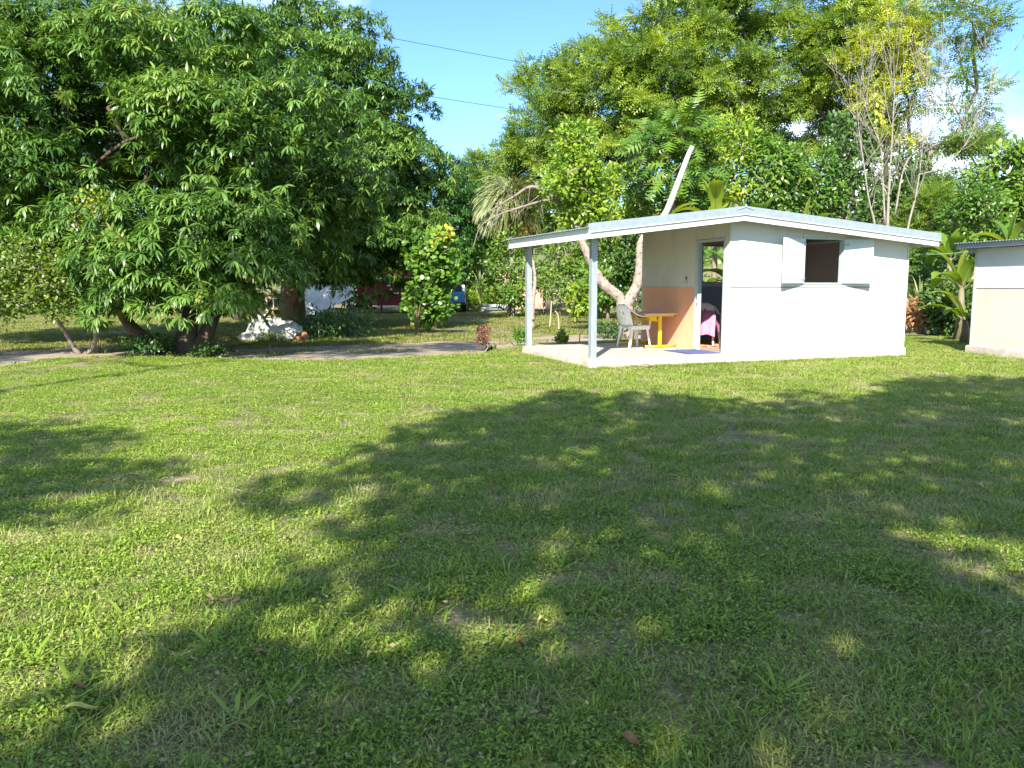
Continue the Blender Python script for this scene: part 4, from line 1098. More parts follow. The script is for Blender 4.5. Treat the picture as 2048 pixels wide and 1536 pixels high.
grow_in([(60, 470, 620, 62, 70), (110, 530, 640, 50, 40), (10, 500, 640, 40, 34)], [bS + Vector((-.03, 0, -.03)), S_(145, 690), S_(125, 655), S_(95, 610), S_(78, 560)], .06, .02)
trunk_part('stem', (allV, allF), M['bark_grey'], st, bS)
Lc.build('foliage', M['citrus'], st, bS)

# ---- round leaved shrub on the mound in the middle distance, and its neighbours
bH = ground(870, 657)
sh = thing('round_leaf_shrub', 'shrub with round glossy leaves on a bare mound by the track', 'shrub', tuple(bH))
LR = Leaves(); tg = []
for px, yt, yb, hw, n in ((865, 465, 555, 48, 46), (858, 565, 645, 44, 46), (898, 530, 580, 24, 12)):
    cen, rad = env(px, yt, yb, hw, bH.y)
    c, d = ellip(n, cen, rad, .3)
    for q in c:
        tg.append(tuple(q)); m = 34; dd = rdir(m); p = q + dd * RNG.uniform(.3, 1, (m, 1)) * .30
        LR.add(OVAL, p, unit(dd + RNG.normal(0, .4, dd.shape)), np.array([0, -.5, .7]) + RNG.normal(0, .4, dd.shape), RNG.uniform(.12, .2, m), .14, RNG.uniform(.2, .7) + RNG.normal(0, .12, m))
cen, rad = env(890, 455, 490, 16, bH.y - .2); c, d = ellip(60, cen, rad, .2)
LR.add(OVAL, c, unit(d + RNG.normal(0, .4, d.shape)), np.array([0, -.5, .7]) + RNG.normal(0, .4, d.shape), .16, .13, .97)
V, F = skeleton(curve([bH + Vector((0, 0, -.05)), bH + Vector((.05, 0, .8)), bH + Vector((0, 0, 1.9))], 3), .07, .03, tg, rtip=.008, step=.5)
trunk_part('stem', (V, F), M['stick'], sh, bH); LR.build('foliage', M['roundleaf'], sh, bH)

def gp_early(px, D):
    p = at(px, 620, D); p.z = 0; return p
def strap_plant(name, label, base, n, ln, wd, m, spread=(.2, 1.1), group=None, stalk=0.0, seg=5, droop=.9, cat='plant', part='leaf', stem_m=None):
    """arching strap leaves, each leaf its own part"""
    t = thing(name, label, cat, tuple(base), 0, group)
    for k in range(n):
        an = k * 2.4 + random.uniform(-.3, .3); th = random.uniform(*spread); l = ln * random.uniform(.65, 1.1); h = stalk * random.uniform(.3, 1)
        p = Vector((0, 0, h)); d = Vector((math.cos(an) * math.sin(th), math.sin(an) * math.sin(th), math.cos(th))); V = []; T = []
        for s in range(seg + 1):
            f = s / seg; w = wd * (math.sin(min(1, f * 1.25 + .12) * math.pi * .5 if f < .5 else (1 - (f - .5) / .5 * .98) * math.pi / 2)) * .5
            sd = d.cross(Vector((0, 0, 1))); sd = sd.normalized() if sd.length > 1e-3 else Vector((1, 0, 0))
            V += [p - sd * w, p + sd * w + Vector((0, 0, 0.0))]
            if s: b = 2 * s; T += [(b - 2, b - 1, b + 1), (b - 2, b + 1, b)]
            p = p + d * (l / seg); d = (d + Vector((0, 0, -droop * f * .6))).normalized()
        me = npmesh(part, [tuple(v) for v in V], T, np.full(len(V), random.random()))
        obj(part, me, m, t)
    if stalk:
        MB().tube([(0, 0, -.03), (.02, 0, stalk * .5), (0, .02, stalk)], [.02, .016, .012], 6).build('stalk', stem_m or M['stick'], t)
    return t
strap_plant('ti_plant', 'tan and rust leaved ti plant left of the round leaved shrub', ground(822, 655), 26, .55, .11, M['tileaf'], stalk=.9)
strap_plant('dry_tuft', 'dry brown stalky tuft at the foot of the ti plant', ground(834, 662), 22, .9, .03, M['tileaf'], (.05, .5), cat='grass tuft')
strap_plant('low_plant', 'small bright green plant on the mound beside the dry tuft', ground(856, 663), 18, .35, .09, M['lime'], (.4, 1.3))
strap_plant('spiky_plant', 'spiky strap leaved plant in front of the hedge by the blue car', gp_early(960, 42), 24, 1.1, .07, M['palm'], (.1, 1.0), stalk=1.6)

def small_bush(name, label, base, h, w, n, m, leaf, tint=(.2, .8), tmpl=OVAL, wd=.45, stem=None):
    cen = np.array((base.x, base.y, h * .58)); rad = np.array((w, w, h * .42))
    return leafy_tree(name, label, base, cen, rad, n, tmpl, m, stem or M['bark_grey'], leaf, wd, per=22, csize=w * .42, flat=.8, r0=.014, r1=.008, cat='plant', tint=tint,
                      shell=.2, zlow=.02, rtip=.003, part='foliage', wob=.05)
small_bush('red_shrub', 'little red leaved shrub at the lawn edge beside the track', ground(966, 703), .54, .17, 20, M['redleaf'], .055)
small_bush('porch_plant', 'small yellow-green plant at the back edge of the porch slab', ground(1122, 690), .36, .13, 16, M['lime'], .08)
small_bush('porch_plant', 'leafy seedling left of the back porch post', ground(1043, 693), .45, .16, 16, M['broad'], .09)
small_bush('low_shrub', 'low shaded plant growing over the grass at the forked tree', ground(1215, 676), .35, .5, 30, M['darkbroad'], .09)
small_bush('sapling', 'green sapling bush against the hedge in front of the front porch post', ground(1160, 648), 1.5, .38, 34, M['lime'], .2)
small_bush('fern_bed', 'dark low foliage bed right of the white rock', ground(660, 675), .55, 1.1, 90, M['darkbroad'], .16, tmpl=LANCE, wd=.2)
small_bush('rock_weed', 'green weeds growing against the front of the white rock', ground(545, 686), .15, .34, 20, M['citrus'], .10, tmpl=LANCE, wd=.25)
small_bush('trunk_weed', 'weedy growth round the foot of the huge mango', ground(300, 712), .36, .45, 34, M['darkbroad'], .09)
small_bush('trunk_weed', 'dark weeds right of the huge mango foot', ground(420, 716), .24, .3, 22, M['darkbroad'], .08)
small_bush('hut_plant', 'red brown leaved plant past the right corner of the white hut', ground(1832, 668), 1.0, .38, 46, M['tileaf'], .2, tmpl=LANCE, wd=.25, tint=(.0, .5))
small_bush('verge_weed', 'yellow-green weeds at the hedge foot right of the blue car', ground(965, 622), .9, 1.1, 50, M['lime'], .2)
strap_plant('spiky_plant', 'spiky green plant beside the right corner of the white hut', ground(1838, 664), 26, 1.1, .06, M['palm'], (.15, 1.1), stalk=.9)

# pale trunk and sticks seen through the porch
def stick(name, label, cat, pts, r0, r1, m, group=None):
    b = Vector(pts[0]); t = curve([Vector(p) - b for p in pts], 4)
    V, F = tube_vf(t, knobby(len(t), r0, r1, .06), 6)
    o = obj(name, pymesh(name, V, F, True), m); o.location = b; return tag(o, label, cat, group)
q = ground(1064, 657)
stick('tree_stump', 'slim pale trunk rising behind the back porch post', 'trunk', [q - Vector((0, 0, .03)), at(1064, 630, q.y), at(1066, 600, q.y), at(1070, 560, q.y + .1), at(1066, 520, q.y + .2)], .12, .04, M['bark_pale'])
q = ground(1099, 655)
stick('garden_stake', 'pale bent stake, left of the two standing in the grass behind the porch', 'stake', [q, at(1101, 635, q.y), at(1103, 602, q.y)], .03, .02, M['stick'], 'garden stakes')
q = ground(1118, 664)
stick('garden_stake', 'pale hooked stake, right of the two standing in the grass behind the porch', 'stake', [q, at(1117, 640, q.y), at(1115, 628, q.y), at(1110, 622, q.y)], .024, .016, M['stick'], 'garden stakes')
q = ground(1133, 650)
stick('leaning_pole', 'long dark pole leaning into the hedge behind the porch', 'pole', [q, at(1145, 615, q.y + .3), at(1158, 575, q.y + .6)], .03, .022, M['bark_dark'])
q = ground(1159, 689)
stick('peg', 'short pale peg in the grass left of the front porch post', 'peg', [q, at(1159.5, 668, q.y)], .018, .014, M['stick'])
q = ground(1235, 688)
stick('peg', 'short pale peg in the grass by the forked trunk', 'peg', [q, at(1234, 669, q.y)], .018, .014, M['stick'])
q = ground(428, 706)
stick('fallen_branch', 'dark broken branch lying at the right of the huge mango foot', 'branch', [q + Vector((-.3, 0, .05)), q + Vector((.05, 0, .07)), q + Vector((.45, .05, .14))], .04, .015, M['bark_dark'])

# ---- bananas
def banana(name, label, base, h, nleaf, ll, lw, group='banana plants', tint=(.2, .9), face=None, lean=(.25, .9), az=None):
    t = thing(name, label, 'banana plant', tuple(base), 0, group)
    MB().tube([(0, 0, -.05), (.03, 0, h * .5), (0, 0, h)], [.13, .10, .06], 10).build('stem', M['pstem'], t, True)
    for k in range(nleaf):
        an = (az[k] if az and k < len(az) else k * 2.4 + random.uniform(-.35, .35)); th = lerp(lean[0], lean[1], k / max(1, nleaf - 1)) + random.uniform(-.1, .1)
        l = ll * random.uniform(.75, 1.1); d = Vector((math.cos(an) * math.sin(th), math.sin(an) * math.sin(th), math.cos(th)))
        p = Vector((0, 0, h * .96)); V = []; T = []; seg = 14
        rib = []
        for s in range(seg + 1):
            f = s / seg; rib.append((p.copy(), d.copy(), f)); p = p + d * (l / seg); d = (d + Vector((0, 0, -.17 * (f + .25)))).normalized()
        tear = 0
        for s, (q, d, f) in enumerate(rib):
            g = max(0, (f - .16) / .84); w = lw * .5 * (math.sin(math.pi * min(1, g * .92 + .06)) ** .55 if g > 0 else .06)
            sd = d.cross(Vector((0, 0, 1))).normalized(); nn = sd.cross(d)
            if g > 0 and random.random() < .22: tear = random.uniform(.1, .5)
            else: tear *= .3
            V += [q + sd * w * (1 - tear) + nn * (w * .30) - Vector((0, 0, w * .35 * tear)), q, q - sd * w * (1 - tear * .6) + nn * (w * .30)]
            if s:
                b = 3 * s
                T += [(b - 3, b - 2, b + 1), (b - 3, b + 1, b), (b - 2, b - 1, b + 2), (b - 2, b + 2, b + 1)]
        me = npmesh('leaf', [tuple(v) for v in V], T, np.full(len(V), random.uniform(*tint)))
        lo = obj('leaf', me, M['banana'], t)
        MB().tube([r[0] - Vector((0, 0, .008)) for r in rib[:-1]], taper(seg, .022, .005), 5).build('midrib', M['pstem'], lo, True)
    return t
def gp(px, D):
    p = at(px, 620, D); p.z = 0; return p
banana('banana_plant', 'banana plant showing torn leaves left of the pale cut limb', gp(1310, 26.5), 2.9, 7, 1.7, .5, lean=(.5, 1.3))
banana('banana_plant', 'banana plant with upright leaf above the ridge, right of the cut limb', gp(1425, 27.5), 3.4, 8, 2.0, .55, lean=(.08, 1.1))
banana('banana_plant', 'banana plant with drooping torn leaves above the ridge', gp(1505, 27), 3.3, 8, 1.9, .52, lean=(.3, 1.3), tint=(.0, .5))
banana('banana_plant', 'bright banana plant just over the roof right of the ridge', gp(1603, 23.5), 2.5, 8, 1.5, .46, lean=(.05, 1.2), tint=(.4, 1))
banana('banana_plant', 'banana plant peeping over the right slope of the roof', gp(1700, 22.5), 2.0, 6, 1.3, .42, lean=(.4, 1.2))
banana('banana_plant', 'yellow-green banana plant standing close behind the second hut', gp(1920, 20.8), 1.35, 7, 1.25, .46, lean=(.12, 1.0), tint=(.5, 1))
banana('banana_plant', 'banana plant behind the roof corner between the huts', gp(1893, 24), 2.2, 7, 1.3, .46, lean=(.1, 1.0), tint=(.3, .8))
banana('banana_plant', 'banana plant with one upright leaf beside the blue roof', gp(2010, 23), 2.5, 6, 1.4, .42, lean=(.05, .9), tint=(.3, .9))
banana('banana_plant', 'young banana plant with arching leaves low between the huts', gp(1932, 19.6), .55, 6, 1.25, .24, lean=(.6, 1.1), tint=(.5, .9), az=[3.4, 2.9, 3.8, 2.4, 4.4, 1.2])
banana('banana_plant', 'banana plant outside seen through the hut back window', gp(1470, 19.2), 1.3, 7, 1.2, .4, lean=(.2, 1.0), tint=(.2, .7))

# ---- drooping palm left of the pruned tree
bP = gp(1022, 38)
pl = thing('palm_tree', 'palm with drooping grey-green leaves behind the dead branch', 'palm', tuple(bP))
MB().tube([(0, 0, -.05), (.1, 0, 2.0), (0, 0, 5.0)], [.20, .17, .15], 10).build('trunk', M['bark_grey'], pl, True)
def fronds(name, n, m, th0, th1, l0, l1, z):
    Lp = Leaves()
    for k in range(n):
        an = random.uniform(0, 6.283); th = random.uniform(th0, th1); l = random.uniform(l0, l1); d = np.array([math.cos(an) * math.sin(th), math.sin(an) * math.sin(th), math.cos(th)])
        p = np.array([0, 0, z]) + d * .1; P = []; Dd = []
        for s in range(5):
            P.append(p.copy()); Dd.append(d.copy()); p = p + d * l / 5; d = unit(d + np.array([0, 0, -.42]))
        sd = np.array([-math.sin(an), math.cos(an), 0])
        Lp.add(DIAM, np.array(P), np.array(Dd), np.array([0, 0, 1.]) + np.array(Dd) * .3 + sd * .5, l / 5 * 1.25, .05, random.random())
    return Lp.build(name, m, pl)
fronds('crown', 1500, M['palm'], .2, 2.0, 1.1, 2.1, 5.1)
fronds('dry_skirt', 240, M['palm_dry'], 1.6, 2.6, .8, 1.4, 4.7)

# ------------------------------------------------------------------ things under the mango trees
rk = thing('rock', 'big white weathered coral rock in the grass beside the track', 'rock', tuple(ground(545, 680)))
def rock_mesh(rx, ry, rz, seed):
    rr = random.Random(seed); nu, nv = 30, 14; V = []; F = []
    pk = [(rr.uniform(0, 6.28), rr.uniform(-.2, 1.2), rr.uniform(.05, .15), rr.uniform(2, 5)) for _ in range(16)]
    for i in range(nv + 1):
        ph = -.35 + (math.pi / 2 + .35) * i / nv
        for j in range(nu):
            a = 2 * math.pi * j / nu; s = 1.0
            for pa, pp, am, sh_ in pk:
                dd = (math.cos(a - pa) * math.cos(ph) * math.cos(pp) + math.sin(ph) * math.sin(pp)); s += am * (abs(dd) ** sh_) * (1 if dd > .2 else -.35)
            s *= .78 + rr.uniform(-.05, .05)
            V.append((rx * s * math.cos(a) * math.cos(ph), ry * s * math.sin(a) * math.cos(ph), rz * s * math.sin(ph)))
    for i in range(nv):
        for j in range(nu): F.append((i * nu + j, i * nu + (j + 1) % nu, (i + 1) * nu + (j + 1) % nu, (i + 1) * nu + j))
    return pymesh('boulder', V, F)
o = obj('boulder', rock_mesh(.66, .46, .60, 3), M['rock'], rk); o.location = (-.12, .1, -.02)
o = obj('boulder', rock_mesh(.48, .38, .50, 5), M['rock'], rk); o.location = (.38, .02, -.02)
o = obj('boulder', rock_mesh(.34, .3, .26, 9), M['rock'], rk); o.location = (-.52, -.12, -.02)
pb = ground(607, 682)
prof = [(.02, .02), (.12, .03), (.15, .10), (.155, .20), (.135, .205), (.13, .12), (.02, .06)]
V = []; F = []
for i, (r, z) in enumerate(prof):
    for j in range(16): V.append((r * math.cos(j * math.pi / 8), r * math.sin(j * math.pi / 8), z))
for i in range(len(prof) - 1):
    for j in range(16): F.append((i * 16 + j, i * 16 + (j + 1) % 16, (i + 1) * 16 + (j + 1) % 16, (i + 1) * 16 + j))
o = obj('clay_pot', pymesh('clay_pot', V, F, True), M['clay']); o.location = pb + Vector((0, 0, -.012)); o.rotation_euler = (R(18), R(-14), 0)
tag(o, 'reddish clay pot tilted in the grass right of the white rock', 'pot')

# tan plywood hutch behind the thick trunk
c0 = at(546, 633, 36.4); c0.z = 0
tn = thing('tan_hutch', 'tan plywood hutch with dark opening behind the thick mango trunk', 'hutch', tuple(c0), R(8))
MB().box(-.62, .62, 0, .06, 0, .98).build('board', M['tan'], tn); MB().box(-.62, -.56, .062, 1.0, 0, .98).build('board', M['tan'], tn)
MB().box(.56, .62, .062, 1.0, 0, .98).build('board', M['tan'], tn); MB().box(-.70, .70, -.10, 1.1, .985, 1.03).build('roof', M['tan'], tn)
MB().box(-.22, .32, -.025, -.002, .42, .80).build('opening', M['unlit_black'], tn)  # black panel on the board, paints the unlit inside
for x in (-.24, .04, .32): MB().box(x - .02, x + .02, -.045, -.026, .40, .82).build('bar', M['sheet'], tn)

# white sheet propped on a pole
c1 = at(655, 632, 38); c1.z = 0
ws = thing('white_sheet', 'white board tilted up on a prop under the mango tree', 'board', tuple(c1), R(-4))
P = [(-1.15, 0, .02), (-.55, 0, .05), (1.15, .5, .88), (1.0, .9, 1.42), (-1.25, .7, 1.40)]
V = [p for p in P] + [(x, y + .05, z + .02) for x, y, z in P]; n = len(P)
F = [tuple(range(n)), tuple(range(2 * n - 1, n - 1, -1))] + [(i, n + i, n + (i + 1) % n, (i + 1) % n) for i in range(n)]
obj('panel', pymesh('panel', V, F), M['sheet'], ws)
MB().tube([(.55, -.25, -.02), (-.1, .35, 1.1)], [.02, .02], 6).build('prop', M['galv'], ws)

# maroon plank shed with red roof
c2 = at(775, 627, 40.5); c2.z = 0
sd = thing('plank_shed', 'dark maroon plank shed with red roof under the mango branches', 'shed', tuple(c2), R(3))
for k in range(7):
    z = .42 + k * .185
    MB().box(-1.45, 1.75, .0 + .012 * (k % 2), .05, z, z + .178).build('plank', M['maroon'], sd)
MB().box(-1.45, 1.75, .055, 2.2, .40, 1.72).build('unlit_fill', M['unlit_black'], sd)  # solid black block painting the dark behind the planks
rr_ = random.Random(4)
for row, z in ((6, 1.56), (5, 1.37), (4, 1.18), (3, .99)):
    for k in range(4):
        x = rr_.uniform(-.2, .9); w = rr_.uniform(.05, .16)
        pts = [(x, z), (x + w * .5, z - .03), (x + w, z + .01), (x + w * .9, z + .06), (x + w * .3, z + .075)]
        MB().prism(pts, -.006, -.001).build('lettering_mark', M['sheet'], sd)  # irregular white marks in place of unreadable lettering
rf = obj('roof', corrugated_y(-1.7, 2.0, -.45, 1.80, 2.4, 2.25, .15, .03, 8), M['redroof'], sd)
for x in (-1.4, -.3, .8, 1.7): MB().box(x - .05, x + .05, .01, .11, 0, .41).build('pier', M['bark_dark'], sd)

# blue and white car behind the shrub
c3 = at(899, 622, 44.3); c3.z = 0
car = thing('parked_car', 'blue and white car parked behind the round leaved shrub', 'car', tuple(c3), R(96))
prof = [(-1.9, .35), (1.85, .35), (1.95, .62), (1.75, .88), (.95, .95), (.45, 1.38), (-1.0, 1.42), (-1.65, 1.0), (-1.92, .92)]
b = MB().prism(prof, -.80, .80).build('body', M['carwhite'], car, bevel=.05)
MB().prism([(-1.95, .55), (-1.70, 1.04), (-1.64, 1.10), (-1.93, 1.0)], -.74, .74).build('tailgate', M['carblue'], car)
MB().prism([(-1.99, .55), (-1.951, .55), (-1.951, .99), (-1.99, .96)], -.74, .74).build('rear_panel', M['carblue'], car)
MB().box(-2.06, -1.94, -.78, .78, .34, .52).build('bumper', M['rubber'], car, bevel=.03)
MB().prism([(-1.70, 1.06), (-1.12, 1.41), (-1.14, 1.44), (-1.74, 1.10)], -.62, .62).build('rear_window', M['glass'], car)
for s in (-1, 1):
    MB().prism([(-1.45, .98), (-.95, 1.32), (.40, 1.30), (.80, .98)], min(s * .802, s * .815), max(s * .802, s * .815)).build('side_window', M['glass'], car)
    MB().box(-1.965, -1.90, min(s * .60, s * .78), max(s * .60, s * .78), .70, .92).build('tail_light', M['redroof'], car)
    for x in (-1.2, 1.2):
        w = MB().tube([(x, s * .66, .31), (x, s * .84, .31)], [.31, .31], 18).build('wheel', M['rubber'], car)
        MB().tube([(x, s * .841, .31), (x, s * .855, .31)], [.18, .17], 14).build('rim', M['galv'], w)

# pale wall and boards glimpsed in the hedge
c4 = at(975, 620, 47.5); c4.z = 0
pw = thing('low_house', 'low house with salmon and white wall glimpsed through the hedge', 'house', tuple(c4), R(-4))
MB().box(-1.6, .4, 0, .2, 0, 1.2).build('wall', M['sheet'], pw); MB().box(.405, 3.6, 0, .2, 0, 2.3).build('wall', M['salmon'], pw)
MB().box(-1.7, 3.8, -.3, 3, 2.31, 2.45).build('roof', M['zinc'], pw); MB().box(-1.6, 3.6, .21, 3, 0, 2.3).build('unlit_fill', M['unlit_black'], pw)  # the last box is a black block painting the unlit inside
MB().box(.7, 1.3, -.03, -.002, 0, 1.9).build('door', M['tan'], pw)
c5 = at(1000, 620, 42.8); c5.z = 0
bp_ = thing('board_pile', 'pile of grey white boards lying at the hedge foot', 'board pile', tuple(c5), R(14))
for k in range(6):
    o = MB().box(-.9, .8, -.09, .09, 0, .05).build('board', M['sheet'] if k % 2 else M['galv'], bp_, bevel=.006)
    o.location = (random.uniform(-.2, .2), random.uniform(-.25, .25), .002 + k * .07); o.rotation_euler = (0, random.uniform(-.03, .03), random.uniform(-.5, .5))

# behind the huts at the right
c6 = at(1848, 620, 33.5); c6.z = 0
ln_ = thing('lean_to', 'low grey corrugated lean-to roof past the hut corner', 'lean-to', tuple(c6), R(4))
obj('roof', corrugated_y(-1.6, 1.5, -.4, 2.42, 1.8, 2.75, .12, .02, 8), M['zinc'], ln_)
MB().box(-1.6, 1.5, -.36, -.30, 2.22, 2.38).build('fascia', M['galv'], ln_); MB().box(-1.6, 1.5, -.34, -.28, 2.08, 2.16).build('beam', M['fascia'], ln_)
for x in (-1.5, 0, 1.4): MB().box(x - .05, x + .05, -.27, -.17, 0, 2.3).build('post', M['bark_dark'], ln_)
for x in (-1.5, 1.4): MB().box(x - .05, x + .05, 1.6, 1.7, 0, 2.66).build('post', M['bark_dark'], ln_)
c7 = at(2022, 620, 20); c7.z = 0; c7 = c7 + Matrix.Rotation(R(-36), 3, 'Z') @ Vector((1.12, .36, 0))
br = thing('blue_roof_house', 'house with dark blue roof peeping over the second hut', 'house', tuple(c7), R(-36))
MB().box(-.8, 4, 0, 4, 0, 2.45).build('wall', M['white'], br)
MB().prism([(-1.1, 2.46), (4.3, 2.46), (1.5, 3.5)], -.3, 4.3).build('roof', M['blueroof'], br)
MB().box(-1.12, 4.32, -.36, -.305, 2.38, 2.50).build('fascia', M['fascia'], br)
bb = ground(1832, 657)
bg = thing('blue_sack', 'crumpled blue plastic sack on the ground past the hut corner', 'sack', tuple(bb))
me = rock_mesh(.28, .24, .40, 21); obj('sack', me, M['bluebag'], bg)
so_ = obj('ground_stone', rock_mesh(.45, .3, .16, 31), M['stick']); so_.location = ground(1834, 664) + Vector((0, 0, -.02)); tag(so_, 'flat tan stone below the blue sack past the hut corner', 'stone')

# overhead wires
def wire(label, pts_px, D0, D1, z_off=0):
    P = []
    n = len(pts_px)
    for i, (x, y) in enumerate(pts_px): P.append(at(x, y, lerp(D0, D1, i / (n - 1))))
    c = curve(P, 6); V, F = tube_vf(c, [.016] * len(c), 5)
    tag(obj('overhead_wire', pymesh('overhead_wire', V, F, True), M['wire']), label, 'wire', 'overhead wires')
wire('upper black overhead wire crossing the blue sky', [(-200, -130), (100, -62), (395, 0), (740, 68), (1055, 127), (1300, 170)], 36, 54)
wire('lower black overhead wire crossing the sky between the trees', [(-200, 10), (300, 96), (700, 166), (838, 189), (990, 213), (1300, 258)], 38, 54)

# ------------------------------------------------------------------ lawn: tufts scattered over the ground
def blade_patch(name, n, rad, lmin, lmax, w, lean=(.2, 1.2), m=None):
    a = RNG.uniform(0, 2 * np.pi, n); rr = rad * np.sqrt(RNG.uniform(0, 1, n))
    base = np.stack([rr * np.cos(a), rr * np.sin(a), np.full(n, -.004)], 1)
    th = RNG.uniform(*lean, n); az = RNG.uniform(0, 2 * np.pi, n); l = RNG.uniform(lmin, lmax, n)
    d = np.stack([np.sin(th) * np.cos(az), np.sin(th) * np.sin(az), np.cos(th)], 1)
    d2 = unit(d + np.stack([np.cos(az) * .7, np.sin(az) * .7, -.35 * np.ones(n)], 1))
    sd = np.stack([-np.sin(az), np.cos(az), np.zeros(n)], 1) * (w * RNG.uniform(.7, 1.3, n))[:, None]
    m1 = base + d * (l * .55)[:, None]; tip = m1 + d2 * (l * .5)[:, None]
    V = np.stack([base - sd * .5, base + sd * .5, m1 - sd * .45, m1 + sd * .45, tip], 1).reshape(-1, 3)
    T = (np.array([(0, 1, 3), (0, 3, 2), (2, 3, 4)])[None] + (np.arange(n) * 5)[:, None, None]).reshape(-1, 3)
    me = npmesh(name, V, T, np.repeat(RNG.uniform(0, 1, n), 5)); me.materials.append(m); return me
def leaf_patch(name, n, rad, lmin, lmax, wr, m):
    a = RNG.uniform(0, 2 * np.pi, n); rr = rad * np.sqrt(RNG.uniform(0, 1, n))
    h = RNG.uniform(.004, .034, n)
    base = np.stack([rr * np.cos(a), rr * np.sin(a), h], 1); az = RNG.uniform(0, 2 * np.pi, n); el = RNG.uniform(-.15, .75, n)
    d = np.stack([np.cos(az) * np.cos(el), np.sin(az) * np.cos(el), np.sin(el)], 1)
    nn = np.array([0, 0, 1.]) + RNG.normal(0, .4, (n, 3)); l = RNG.uniform(lmin, lmax, n)
    V, T, k = place(OVAL, base, d, nn, l, l * wr)
    me = npmesh(name, V, T, np.repeat(RNG.uniform(0, 1, n), k)); me.materials.append(m); return me

def scatter(name, label, meshes, pos, rot, scl, idx):
    """one object: points that carry tufts"""
    me = bpy.data.meshes.new(name); me.vertices.add(len(pos)); me.vertices.foreach_set('co', np.asarray(pos, np.float32).ravel())
    for nm, ty, arr in (('rz', 'FLOAT', rot), ('scl', 'FLOAT', scl)):
        at_ = me.attributes.new(nm, ty, 'POINT'); at_.data.foreach_set('value', np.asarray(arr, np.float32))
    at_ = me.attributes.new('which', 'INT', 'POINT'); at_.data.foreach_set('value', np.asarray(idx, np.int32))
    me.update()
    o = obj(name, me)
    coll = bpy.data.collections.new(name + '_kinds')
    for k, mm in enumerate(meshes):
        q = bpy.data.objects.new('%s_kind_%02d' % (name, k), mm); coll.objects.link(q)
    ng = bpy.data.node_groups.new(name, 'GeometryNodeTree')
    ng.interface.new_socket('Geometry', in_out='INPUT', socket_type='NodeSocketGeometry')
    ng.interface.new_socket('Geometry', in_out='OUTPUT', socket_type='NodeSocketGeometry')
    N, L = ng.nodes, ng.links
    gi = N.new('NodeGroupInput'); go = N.new('NodeGroupOutput')
    ci = N.new('GeometryNodeCollectionInfo'); ci.inputs['Collection'].default_value = coll
    ci.inputs['Separate Children'].default_value = True; ci.inputs['Reset Children'].default_value = True
    ip = N.new('GeometryNodeInstanceOnPoints'); ip.inputs['Pick Instance'].default_value = True
    def na(nm, ty):
        q = N.new('GeometryNodeInputNamedAttribute'); q.data_type = ty; q.inputs['Name'].default_value = nm
        return next(s for s in q.outputs if s.enabled and s.name == 'Attribute')
    cx_ = N.new('ShaderNodeCombineXYZ'); L.new(na('rz', 'FLOAT'), cx_.inputs[2])
    L.new(gi.outputs[0], ip.inputs['Points']); L.new(ci.outputs[0], ip.inputs['Instance'])
    L.new(na('which', 'INT'), ip.inputs['Instance Index']); L.new(cx_.outputs[0], ip.inputs['Rotation']); L.new(na('scl', 'FLOAT'), ip.inputs['Scale'])
    L.new(ip.outputs[0], go.inputs[0])
    md = o.modifiers.new('tufts', 'NODES'); md.node_group = ng
    return tag(o, label, 'grass', kind='stuff')

def vnoise(x, y, s, seed=0):
    """smooth value noise in numpy"""
    g = np.random.default_rng(100 + seed).uniform(0, 1, (256, 256)); u, v = x * s + 77, y * s + 31
    i, j = np.floor(u).astype(int), np.floor(v).astype(int); f, h = u - i, v - j; f = f * f * (3 - 2 * f); h = h * h * (3 - 2 * h)
    a = g[i % 256, j % 256]; b = g[(i + 1) % 256, j % 256]; c = g[i % 256, (j + 1) % 256]; d = g[(i + 1) % 256, (j + 1) % 256]
    return (a * (1 - f) + b * f) * (1 - h) + (c * (1 - f) + d * f) * h
def in_hut(x, y, pad=0.0):
    dx, dy = x - BX, y - BY; u = dx * math.cos(TH) + dy * math.sin(TH); v = -dx * math.sin(TH) + dy * math.cos(TH)
    a = (u > -.02 - pad) & (u < L_ + .02 + pad) & (v > -.02 - pad) & (v < W_ + .04 + pad)
    r = h2.rotation_euler.z; dx, dy = x - H2.x, y - H2.y; u = dx * math.cos(r) + dy * math.sin(r); v = -dx * math.sin(r) + dy * math.cos(r)
    return a | ((u > -.06) & (u < 4.2) & (v > -.06) & (v < 3.2))
def near_side(x, y): return y < np.interp(x, NEx, NEy) - .02
def far_side(x, y): return y > np.interp(x, FEx, FEy) + .05

kinds = [blade_patch('blade_tuft', 95, .13, .03, .062, .0046, (.35, 1.3), m=M['grass']) for _ in range(4)] + \
        [blade_patch('blade_tuft', 46, .11, .05, .095, .0055, (.1, 1.0), m=M['grass']) for _ in range(2)] + \
        [leaf_patch('clover_tuft', 150, .13, .009, .020, .5, M['weed']) for _ in range(4)] + \
        [blade_patch('runner_tuft', 30, .12, .05, .10, .0075, (.5, 1.4), m=M['weed']) for _ in range(2)]
px_, py_ = [], []
for d0, d1, dens in ((1.6, 4.5, 150), (4.5, 8, 110), (8, 12, 80), (12, 22, 60)):
    ar = (d1 - d0) * 2 * (.78 * d1 + 1.5); n = int(ar * dens)
    y = RNG.uniform(d0, d1, n); x = RNG.uniform(-1, 1, n) * (.78 * d1 + 1.5); k = np.abs(x) < .74 * y + 1.2
    px_.append(x[k]); py_.append(y[k])
x, y = np.concatenate(px_), np.concatenate(py_)
k = near_side(x, y) & ~in_hut(x, y)
bare = vnoise(x, y, 1.3, 1) * .5 + vnoise(x, y, 3.7, 2) * .5
k &= RNG.uniform(0, 1, len(x)) > np.clip((bare - .64) / .14, 0, .62)
x, y = x[k], y[k]
